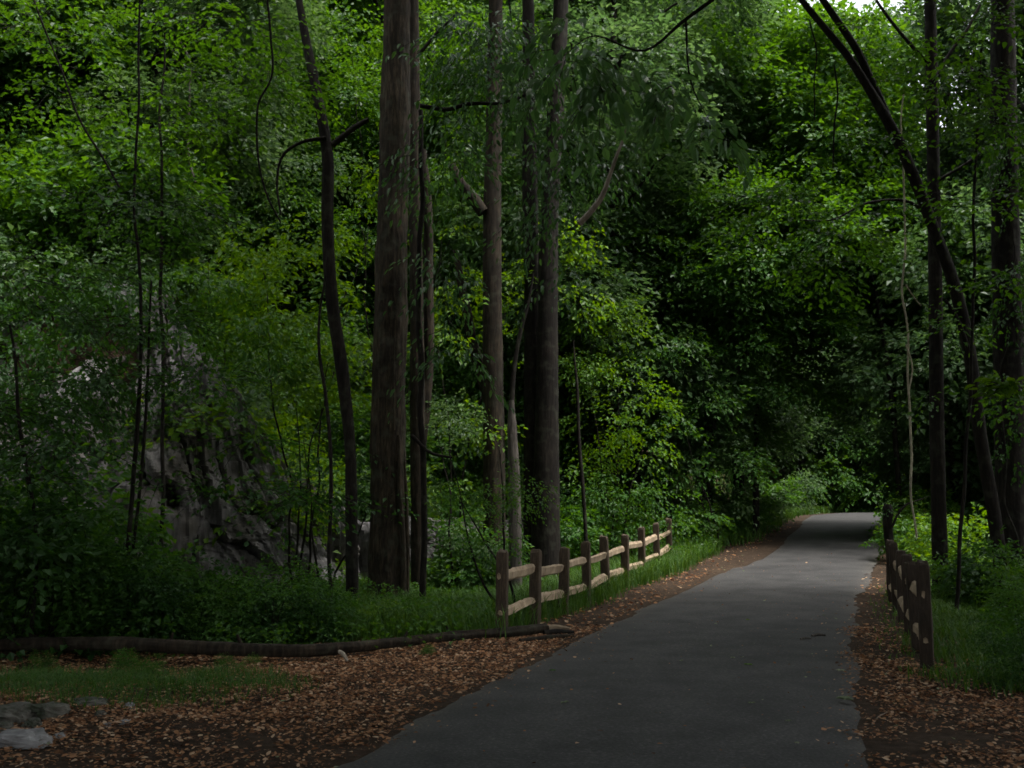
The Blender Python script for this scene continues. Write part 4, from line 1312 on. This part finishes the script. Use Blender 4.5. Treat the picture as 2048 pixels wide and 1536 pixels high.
def rail_mesh(L_, seed):
    """split rail: uneven five-sided log, tenoned ends"""
    r_ = np.random.default_rng(seed)
    n = 15
    t = np.linspace(-.055, L_ + .055, n)
    prof = np.array([(-.9, -.7), (.1, -1), (1, -.5), (.8, .6), (.1, 1.05), (-.85, .55)]) * (1 + .15 * r_.standard_normal((6, 2)))
    V = []
    cz = np.cumsum(r_.standard_normal(n)) * .0028
    cyy = np.cumsum(r_.standard_normal(n)) * .005
    tw = r_.standard_normal() * .4
    for k in range(n):
        e = min(t[k] + .055, L_ + .055 - t[k])
        s_ = .030 + .030 * ss(0.0, .22, e)
        s_ *= 1 + .10 * noise3(t[k] * 1.5, seed, 0, seed)
        a = tw * t[k] / L_
        p = prof * (1 + .05 * r_.standard_normal((6, 2)))
        x_, z_ = p[:, 0] * s_ * .75, p[:, 1] * s_ * 1.15
        V.append(np.stack([np.full(6, t[k]), x_ * math.cos(a) - z_ * math.sin(a) + cyy[k] - cyy[n // 2], x_ * math.sin(a) + z_ * math.cos(a) + cz[k] - cz[n // 2]], 1))
    V = np.concatenate(V)
    i = np.arange(n - 1)[:, None] * 6; j = np.arange(6)[None, :]
    F = np.stack([i + j, i + 6 + j, i + 6 + (j + 1) % 6, i + (j + 1) % 6], -1).reshape(-1, 4)
    mb = MB(); mb.add(V, F)
    for row, fl in ((0, 0), ((n - 1) * 6, 1)):
        vv = np.vstack([V[row:row + 6], V[row:row + 6].mean(0)])
        jj = np.arange(6)
        f = np.stack([jj, (jj + 1) % 6, np.full(6, 6)], 1)
        mb.add(vv, f[:, ::-1] if fl else f)
    return mb.mesh("rail", M['rail'])


def fence(label, posts, seed, h=(.36, .80), zoff=None, sc=None):
    r_ = random.Random(seed)
    x0, y0 = posts[0]
    b = np.array([x0, y0, gz(x0, y0)])
    t = thing("split_rail_fence", b, label, "fence")
    pts = []
    for i, (x, y) in enumerate(posts):
        z = max(gz(x, y), float(path_z(y)) - .15)
        z = float(path_z(y)) - 0.03 if zoff is None else float(path_z(y)) + zoff
        pts.append(np.array([x, y, z]))
    for i, p in enumerate(pts):
        q = pts[min(i + 1, len(pts) - 1)] - pts[max(i - 1, 0)]
        link("post", POSTS_SHADED[i % 6] if seed == 9 else POSTS[i % 9], t, loc=p - b, rot=(r_.uniform(-.03, .03), r_.uniform(-.03, .03), math.atan2(q[1], q[0]) + r_.uniform(-.08, .08)), scale=(1, 1, r_.uniform(.96, 1.03)))
    for i in range(len(pts) - 1):
        for hh in h:
            a = pts[i] + [0, 0, hh + r_.uniform(-.035, .035)]
            c = pts[i + 1] + [0, 0, hh + r_.uniform(-.035, .035)]
            side = .012 if i % 2 else -.012
            d = c - a
            L_ = float(np.linalg.norm(d))
            pit = -math.asin(d[2] / L_)
            o = link("rail", rail_mesh(L_ , seed * 31 + i * 7 + int(hh * 10)), t, loc=a - b + [side, side, 0], rot=(0, pit, math.atan2(d[1], d[0])))
    return t


def on_line(px, Y):
    q = P(px, 1150, Y)
    return (q[0], q[1])


LP = [on_line(px, Y) for px, Y in [(1003, 13.55), (1069, 14.97), (1126, 16.5), (1173, 18.0), (1212, 19.55), (1250, 21.2), (1284, 22.9), (1315, 24.8), (1340, 26.6)]]
fence("weathered split rail fence along the left side of the path", LP, 5)
RP = [(0.81 + .329 * Y_, Y_) for Y_ in (10.75, 12.0, 13.5, 15.1, 16.7, 18.3)]
fence("shaded split rail fence seen almost end-on along the right side of the path", RP, 9)
RP2 = [(12.3, 30.0), (13.2, 31.9), (14.2, 33.8), (15.3, 35.6)]
fence("small far stretch of split rail fence beyond the right fence", RP2, 12)

# gnarled stump with a crooked arm behind the right fence
q = P(1779, 1100, 19.2); b = np.array([q[0], q[1], gz(q[0], q[1])])
t = thing("snag", b, "dark broken snag with a crooked twig just behind the right fence", "snag")
zt = P(1779, 1008, 19.2)[2] - b[2]
mb = MB(); tube(mb, [(0, 0, -.3), (.02, 0, zt * .5), (-.01, 0, zt - .25), (.0, 0, zt - .1), (0, 0, zt)], [.10, .085, .09, .10, .055], 20, 0.04, bark=0.02, seed=91)
link("trunk", mb.mesh("trunk", M['bark_dark'], True), t)
q2, r2 = traced([(1784, 1055, 5), (1795, 1030, 5), (1812, 1010, 4), (1838, 1000, 3), (1860, 992, 2)], 19.1, foot=False)
mb = MB(); tube(mb, q2 - b, r2, 6, 0.06, seed=92); link("branch", mb.mesh("branch", M['bark_dark'], True), t)
mb = MB(); blob_sprays(mb, [(0, 0, zt - .12, .14, .14, .2)], dens=60, n=8, lsize=.05, seed=93, L=.12, hang=.5); link("leaves", mb.mesh("leaves", M['leaf_dark']), t)

# ------------------------------------------------------------------ fallen log
lp = [(-60, 1306, 22), (60, 1306, 26), (200, 1307, 28), (330, 1313, 29), (480, 1320, 29), (600, 1320, 27), (700, 1311, 24), (800, 1299, 22), (900, 1289, 22), (1000, 1280, 20), (1095, 1270, 19)]
pts, rad = [], []
for px, py, w in lp:
    q = on_ground(px, py, 0.0)
    pr = 0.5 * w / FPX * q[1]
    pts.append([q[0], q[1] + pr, pr * 1.05 + .012]); rad.append(pr * .92)
pts = np.array(pts); rad = np.array(rad)
b = pts[5].copy(); b[2] = 0
t = thing("fallen_log", b, "long dark fallen log lying across the leaf litter towards the path", "log")
mb = MB(); tube(mb, pts - b, rad, 32, 0.05, bark=0.013, seed=101, bfreq=8, wob=.03)
for k_, (i0, ex, ez) in enumerate([(3, .05, .10), (4, -.06, .12), (7, .08, .07), (8, -.05, .08)]):
    s_ = pts[i0] - b
    tube(mb, [s_, s_ + [ex * .6, .02, ez * .8], s_ + [ex, .0, ez + .05]], [.03, .02, .011], 8, .03, bark=.004, seed=105 + k_)
link("trunk", mb.mesh("trunk", M['bark_brown'], True), t)
mb = MB()
e = pts[-1] - b
tube(mb, [e + [-.05, 0, 0], e + [.12, 0, .01], e + [.30, -.02, .0]], [.05, .047, .02], 9, 0.05, bark=0.012, seed=103)
link("broken_end", mb.mesh("broken_end", M['rail'], True), t, label="split pale end of the log")
q = on_ground(688, 1316, .05)
mb = MB(); s0 = q - b
tube(mb, [s0 + [-.06, .05, .06], s0 + [0, -.03, .04], s0 + [.05, -.08, -.02]], [.02, .022, .012], 8, .03, bark=.004, seed=104)
link("broken_stub", mb.mesh("broken_stub", M['dead_wood'], True), t, label="pale broken branch stub on the log")


def stick(label, a, c, r, mat, seed, name="stick", z=0.0):
    mb = MB()
    a = np.array([a[0], a[1], a[2] + r * .8 + z]); c = np.array([c[0], c[1], c[2] + r * .8 + z])
    m_ = (a + c) / 2 + [0, .02, .01]
    tube(mb, [a - a, m_ - a, c - a], [r, r * .9, r * .6], 8, 0.04, bark=r * .2, seed=seed, wob=.01)
    return link(name, mb.mesh(name, mat, True), loc=a, label=label, category="stick")


stick("dark branch lying beside the split end of the log, touching the path", on_ground(1040, 1287), on_ground(1146, 1276), .035, M['bark_brown'], 110, "fallen_branch")
stick("second dark branch tip at the log's end, pointing onto the path", on_ground(1088, 1272), on_ground(1148, 1270), .04, M['bark_dark'], 111, "fallen_branch")
stick("short bark chip on the path, left one of a pair", on_ground(1603, 1285), on_ground(1624, 1284), .014, M['bark_grey'], 112, z=.03)
stick("short bark chip on the path, right one of a pair", on_ground(1625, 1278), on_ground(1652, 1277), .016, M['bark_grey'], 113, z=.03)
stick("dark twig on the leaf litter near the pale log stub", on_ground(722, 1318), on_ground(760, 1316), .02, M['bark_dark'], 114)
stick("pale twig in the litter at the lower right", on_ground(1745, 1450), on_ground(1775, 1425), .006, M['dead_wood'], 115)
stick("thin light twig on the right verge near the path's edge", on_ground(1400 + 30, 1125), on_ground(1455, 1112), .02, M['dead_wood'], 116)


# stones
def stone(label, px, py, sx, sy, sz, mat, seed, name="stone", rot=0.0):
    q = on_ground(px, py)
    z = gz(q[0], q[1])
    u, v_ = np.meshgrid(np.linspace(0, np.pi, 22), np.linspace(0, 2 * np.pi, 32, endpoint=False), indexing='ij')
    o = np.stack([np.sin(u) * np.cos(v_), np.sin(u) * np.sin(v_), np.cos(u)], -1).reshape(-1, 3)
    pw = np.sign(o) * np.abs(o)**0.75
    d = 1 - .16 * np.abs(noise3(o[:, 0] * 2.2, o[:, 1] * 2.2, o[:, 2] * 2.2, seed + 9)) * 2 + .30 * fbm(o[:, 0] * 1.4, o[:, 1] * 1.4, o[:, 2] * 1.4, 2, seed) + .22 * fbm(o[:, 0] * 5, o[:, 1] * 5, o[:, 2] * 5, 3, seed + 3)
    V = pw * d[:, None] * [sx, sy, sz]
    n = 32
    i = np.arange(21)[:, None] * n; j = np.arange(n)[None, :]
    F = np.stack([i + j, i + n + j, i + n + (j + 1) % n, i + (j + 1) % n], -1).reshape(-1, 4)
    me = mesh_from(name, V, F, mat, False)
    return link(name, me, loc=(q[0], q[1], z + sz * .15), rot=(0, 0, rot), label=label, category="stone")


stone("pale grey angular boulder in the bottom left corner", 45, 1490, .22, .16, .09, M['stone'], 601, "boulder", .3)
stone("mossy flat boulder behind the pale grey one at the left edge", 25, 1437, .19, .15, .12, M['mossy'], 602, "boulder")
stone("low mossy rock in the grass near the left edge", 100, 1432, .16, .14, .10, M['mossy'], 603, "boulder", 1)
stone("flat greyish rock half sunk in the grass patch", 180, 1412, .15, .12, .06, M['mossy'], 604, "boulder", .2)
stone("small grey stone at the edge of the grass patch", 258, 1418, .045, .04, .045, M['stone'], 605, rot=.4)
stone("small bluish grey stone lying in the litter below the grass patch", 250, 1450, .05, .04, .028, M['stone'], 606, rot=1.4)
stone("tiny grey stone farther left in the litter", 215, 1450, .03, .03, .02, M['stone'], 607, rot=2.4)
stone("brown stone between the litter and the grass patch", 200, 1432, .05, .04, .03, M['mossy'], 608, rot=.9)
stone("rough brown stone squeezed between the two mossy rocks", 65, 1450, .09, .08, .07, M['mossy'], 611, rot=2.0)
stone("small pale stone just right of the pale grey boulder", 118, 1470, .045, .04, .035, M['stone'], 612, rot=.7)
stone("dark stone at the very left edge under the mossy rock", 5, 1462, .08, .07, .06, M['mossy'], 613, rot=1.1)
stone("dark lump of rock at the left edge of the path beyond the fence", 1408, 1098, .5, .4, .45, M['mossy'], 609, "boulder", rot=.9)

# ------------------------------------------------------------------ ground cover
def flat_leaves(name, xy, size, mat, seed, lift=.012, **props):
    r_ = np.random.default_rng(seed)
    n = len(xy)
    z = np.maximum(ground_z(xy[:, 0], xy[:, 1]), np.where(np.abs(path_off(xy[:, 0], xy[:, 1])) < 1.8, path_z(xy[:, 1]) + .035 - .022 * np.clip(np.abs(path_off(xy[:, 0], xy[:, 1])) / 1.72, 0, 1)**4, -99))
    a = r_.random(n) * 6.283
    d = np.stack([np.cos(a), np.sin(a), r_.standard_normal(n) * .18], 1)
    up = np.stack([r_.standard_normal(n) * .3, r_.standard_normal(n) * .3, np.ones(n)], 1)
    s_ = size * (.35 + 1.3 * r_.random(n)**1.8)
    pos = np.stack([xy[:, 0], xy[:, 1], z + lift + r_.random(n) * .012], 1) - d * s_[:, None] * .5
    mb = MB()
    leaves(mb, pos, d, up, s_, .62, True, r_, droop=-.12)
    return link(name, mb.mesh(name, mat), **props)


def scatter(n, x0, x1, y0, y1, dens, seed):
    r_ = np.random.default_rng(seed)
    xy = np.stack([x0 + (x1 - x0) * r_.random(n), y0 + (y1 - y0) * r_.random(n)], 1)
    keep = r_.random(n) < dens(xy[:, 0], xy[:, 1])
    return xy[keep]


def litter_density(x, y):
    o = path_off(x, y)
    edge = ss(1.5, 1.9, np.abs(o) + .22 * fbm(x * 1.7, y * 1.7, 0, 3, 75)) + .03 * ss(1.2, 1.6, np.abs(o))
    nse = fbm(x * 1.3, y * 1.3, 0, 3, 71) + .8 * fbm(x * 5, y * 5, 0, 2, 72)
    left = (o < 0) * (.72 + .7 * nse) * (1 - .62 * (1 - ss(6.3, 9.0, y + .35 * nse)))
    left = np.where((o < 0) & (y > 13), left * (1 - ss(2.3, 3.1, -o) * .85), left)
    right = (o > 0) * (.33 + .75 * nse) * (1 - .85 * ss(2.5, 3.3, o) * ss(8.6, 10.5, y))
    d = edge * (left + right)
    return np.clip(d, 0, 1) * np.where(y > 24, .6, 1)


# near ground, dense
xy = scatter(360000, -9, 8, 4.6, 14.5, litter_density, 701)
flat_leaves("leaf_litter", xy, .035, M['litter'], 702, kind="stuff", label="russet dead leaves carpeting the ground beside the path", category="leaf litter")
xy = scatter(60000, -3, 16, 14.5, 40, litter_density, 703)
flat_leaves("leaf_litter", xy, .06, M['litter'], 704, kind="stuff", label="strip of russet dead leaves along the farther path edges", category="leaf litter")
# loose bits on the asphalt
xy = scatter(8000, -2, 10, 4.8, 28, lambda x, y: (np.abs(path_off(x, y)) < 1.7) * (.12 + .5 * ss(.4, 1.6, np.abs(path_off(x, y)))), 705)
flat_leaves("leaf_scraps", xy, .022, M['litter'], 706, lift=.006, kind="stuff", label="tiny leaf scraps scattered over the asphalt", category="leaf scraps")
xy = scatter(2600, -7, 7, 4.8, 20, lambda x, y: (np.abs(path_off(x, y)) > 1.8) * (.15 + .5 * (path_off(x, y) > 0)) * 1.0, 707)
flat_leaves("torn_leaves", xy, .035, M['fresh'], 708, lift=.02, kind="stuff", label="pale torn leaves strewn over the verges", category="leaf scraps")


xy = scatter(900, -2, 10, 4.8, 30, lambda x, y: (np.abs(path_off(x, y)) < 1.75) * (.25 + .4 * ss(.6, 1.7, path_off(x, y))), 741)
flat_leaves("loose_leaves", xy, .042, M['fresh'], 742, lift=.012, kind="stuff", label="loose pale leaves lying about on the asphalt", category="fallen leaves")
xy = scatter(1100, -2, 10, 4.8, 30, lambda x, y: (np.abs(path_off(x, y)) < 1.75) * (.2 + .5 * ss(.8, 1.7, np.abs(path_off(x, y)))), 743)
flat_leaves("loose_leaves", xy, .045, M['litter'], 744, lift=.012, kind="stuff", label="loose brown leaves lying about on the asphalt", category="fallen leaves")


def grass(name, xy, h, mat, seed, lean=.45, w=.007, **props):
    r_ = np.random.default_rng(seed)
    n = len(xy)
    z = ground_z(xy[:, 0], xy[:, 1]) - .01
    a = r_.random(n) * 6.283
    l = lean * (.3 + r_.random(n))
    H = h * (.45 + .75 * r_.random(n))
    ux, uy = np.cos(a), np.sin(a)
    sx, sy = -uy * w, ux * w
    p0 = np.stack([xy[:, 0], xy[:, 1], z], 1)
    p1 = p0 + np.stack([ux * l * H * .35, uy * l * H * .35, H * .6], 1)
    p2 = p0 + np.stack([ux * l * H, uy * l * H, H * (1 - .25 * l)], 1)
    sd = np.stack([sx, sy, 0 * sx], 1)
    V = np.stack([p0 - sd, p0 + sd, p1 + sd * .8, p1 - sd * .8, p2], 1).reshape(-1, 3)
    bb = np.arange(n)[:, None] * 5
    mb = MB()
    mb.add(V, bb + np.array([[0, 1, 2, 3]]), np.repeat(r_.random(n), 5))
    mb.f3.append(bb + np.array([[3, 2, 4]]))
    return link(name, mb.mesh(name, mat), **props)


def blob2(x, y, cx_, cy_, rx, ry):
    return np.clip(1.4 - 1.2 * np.sqrt(((x - cx_) / rx)**2 + ((y - cy_) / ry)**2) + .5 * fbm(x * 2, y * 2, 0, 2, 77), 0, 1)


g1 = on_ground(330, 1375); g2 = on_ground(120, 1360)
xy = scatter(60000, -7.5, -1, 7.5, 11.5, lambda x, y: np.maximum(blob2(x, y, g1[0], g1[1], 1.25, 1.0), blob2(x, y, g2[0], g2[1], 1.7, 1.2)) * .8, 711)
grass("grass_patch", xy, .13, M['grass'], 712, lean=.95, w=.0035, kind="stuff", label="soft green grass patch in the litter before the log", category="grass")
# behind the left fence
xy = scatter(120000, -5, 6, 13, 30, lambda x, y: ss(0, .5, -path_off(x, y) - 2.35 + .15 * ss(20, 25, y) + .3 * fbm(x * 1.5, y * 1.5, 0, 2, 80)) * (1 - ss(6.8, 8.5, -path_off(x, y))) * .7, 713)
grass("tall_grass", xy, .48, M['grass'], 714, lean=.75, kind="stuff", label="lush grass behind the left fence", category="grass")
# right verge and beyond the fence
xy = scatter(170000, 3.5, 14, 6, 30, lambda x, y: ss(2.2, 3.1, path_off(x, y) + .6 * fbm(x * 1.5, y * 1.5, 0, 2, 79) - 1.2 * (1 - ss(8.2, 10.2, y))) * (1 - ss(7, 9, path_off(x, y))), 715)
grass("verge_grass", xy, .20, M['grass'], 716, lean=.7, kind="stuff", label="green grass falling away right of the right fence", category="grass")
# right fence line tufts
xy = scatter(9000, 4, 8, 9, 22, lambda x, y: np.clip(1 - np.abs(path_off(x, y) - 2.25) / .35, 0, 1) * .6, 717)
grass("verge_grass", xy, .10, M['grass'], 718, lean=.8, kind="stuff", label="short tufts along the foot of the right fence", category="grass")
# far banks
xy = scatter(90000, 3, 30, 30, 68, lambda x, y: ss(1.8, 2.4, np.abs(path_off(x, y))) * (1 - ss(5.5, 8, np.abs(path_off(x, y)))), 719)
grass("bank_grass", xy, .45, M['grass'], 720, lean=.6, w=.014, kind="stuff", label="bright grass on the banks of the far path", category="grass")


# leafy ground cover: small upright plants massed together
def ground_cover(name, xy, size, mat, seed, h=.18, **props):
    r_ = np.random.default_rng(seed)
    n = len(xy)
    z = ground_z(xy[:, 0], xy[:, 1])
    k = 7
    X = np.repeat(xy, k, 0) + r_.standard_normal((n * k, 2)) * .09
    Z = np.repeat(z, k) + h * r_.random(n * k) * (1 + .8 * fbm(X[:, 0] * .8, X[:, 1] * .8, 0, 2, seed))
    a = r_.random(n * k) * 6.283
    d = np.stack([np.cos(a), np.sin(a), -.2 + .3 * r_.standard_normal(n * k)], 1)
    up = np.stack([r_.standard_normal(n * k) * .45, r_.standard_normal(n * k) * .45, np.ones(n * k)], 1)
    mb = MB()
    leaves(mb, np.stack([X[:, 0], X[:, 1], Z + .03], 1), d, up, size * (.6 + .7 * r_.random(n * k)), .65, False, r_)
    return link(name, mb.mesh(name, mat), **props)


xy = scatter(17000, -14, 3, 11.3, 24, lambda x, y: ((x < -.2) & (path_off(x, y) < -3.0) & (y > 11.9 + .18 * np.abs(x + 3))) * (bank(x, y)[0] < .6) * np.clip(.5 + 1.2 * fbm(x * .9, y * .9, 0, 2, 76), .08, 1), 731)
ground_cover("ground_cover", xy, .075, M['leaf_mid'], 732, h=.40, kind="stuff", label="leafy green ground cover between the log and the rock face", category="ground cover")
xy = scatter(42000, -26, 4, 16, 45, lambda x, y: (bank(x, y)[0] > 1.4) * (bank(x, y)[0] < 14) * .8, 733)
ground_cover("hill_cover", xy, .13, M['leaf_mid'], 734, h=.5, kind="stuff", label="tangled greenery covering the hillside above the rock face", category="ground cover")
xy = scatter(20000, 6, 34, 10, 45, lambda x, y: (path_off(x, y) > 3.6) * .8, 735)
ground_cover("stream_cover", xy, .11, M['leaf_mid'], 736, h=.3, kind="stuff", label="leafy growth on the low ground right of the path", category="ground cover")
xy = scatter(9000, -1, 10, 26, 50, lambda x, y: (path_off(x, y) < -2.6) * (path_off(x, y) > -8) * .8, 737)
ground_cover("bank_cover", xy, .12, M['leaf_mid'], 738, h=.35, kind="stuff", label="leafy growth on the bank left of the far path", category="ground cover")


# a few fallen green leaves one can pick out on the asphalt
def one_leaf(label, px, py, size, mat, seed, name="fallen_leaf"):
    q = on_ground(px, py, .04)
    r_ = np.random.default_rng(seed)
    n = 5
    mb = MB()
    a = r_.random() * 6.28 + np.linspace(0, 6.28, n, endpoint=False)
    d = np.stack([np.cos(a), np.sin(a), .15 + .2 * r_.random(n)], 1)
    leaves(mb, np.zeros((n, 3)), d, np.tile([0, 0, 1.0], (n, 1)), size * (.6 + .5 * r_.random(n)), .7, True, r_, droop=.2)
    return link(name, mb.mesh(name, mat), loc=(q[0], q[1], float(path_z(q[1])) + .045), label=label, category="leaf")


for i_, (lab, px, py, sz, m_) in enumerate([
    ("bright green fallen leaf on the asphalt right of the centre", 1497, 1330, .05, 'leaf_bright'),
    ("pale curled leaf left of the bright green one", 1466, 1316, .04, 'fresh'),
    ("greenish sprig on the asphalt below the log's end", 1105, 1342, .05, 'leaf_mid'),
    ("pale torn leaf in the middle of the near path", 1128, 1406, .045, 'fresh'),
    ("fallen leaf with yellow tip at the right edge of the asphalt", 1682, 1342, .05, 'fresh'),
    ("small pale leaf on the asphalt toward the left of the path", 1362, 1322, .03, 'fresh'),
    ("wide pale leafy twig lying over the right edge of the asphalt", 1690, 1400, .09, 'fresh'),
    ("small pale leaf low on the near asphalt", 1575, 1443, .035, 'fresh'),
    ("orange dry leaf at the left on the near asphalt", 802, 1461, .04, 'litter'),
    ("small light leaf at the bottom of the asphalt", 1594, 1487, .03, 'fresh'),
    ("tiny green leaf on the asphalt near the far end of the left fence", 1496, 1240, .04, 'leaf_bright'),
    ("yellowish leaf at the lower centre of the asphalt", 1503, 1407, .035, 'fresh'),
]):
    one_leaf(lab, px, py, sz, M[m_], 801 + i_)
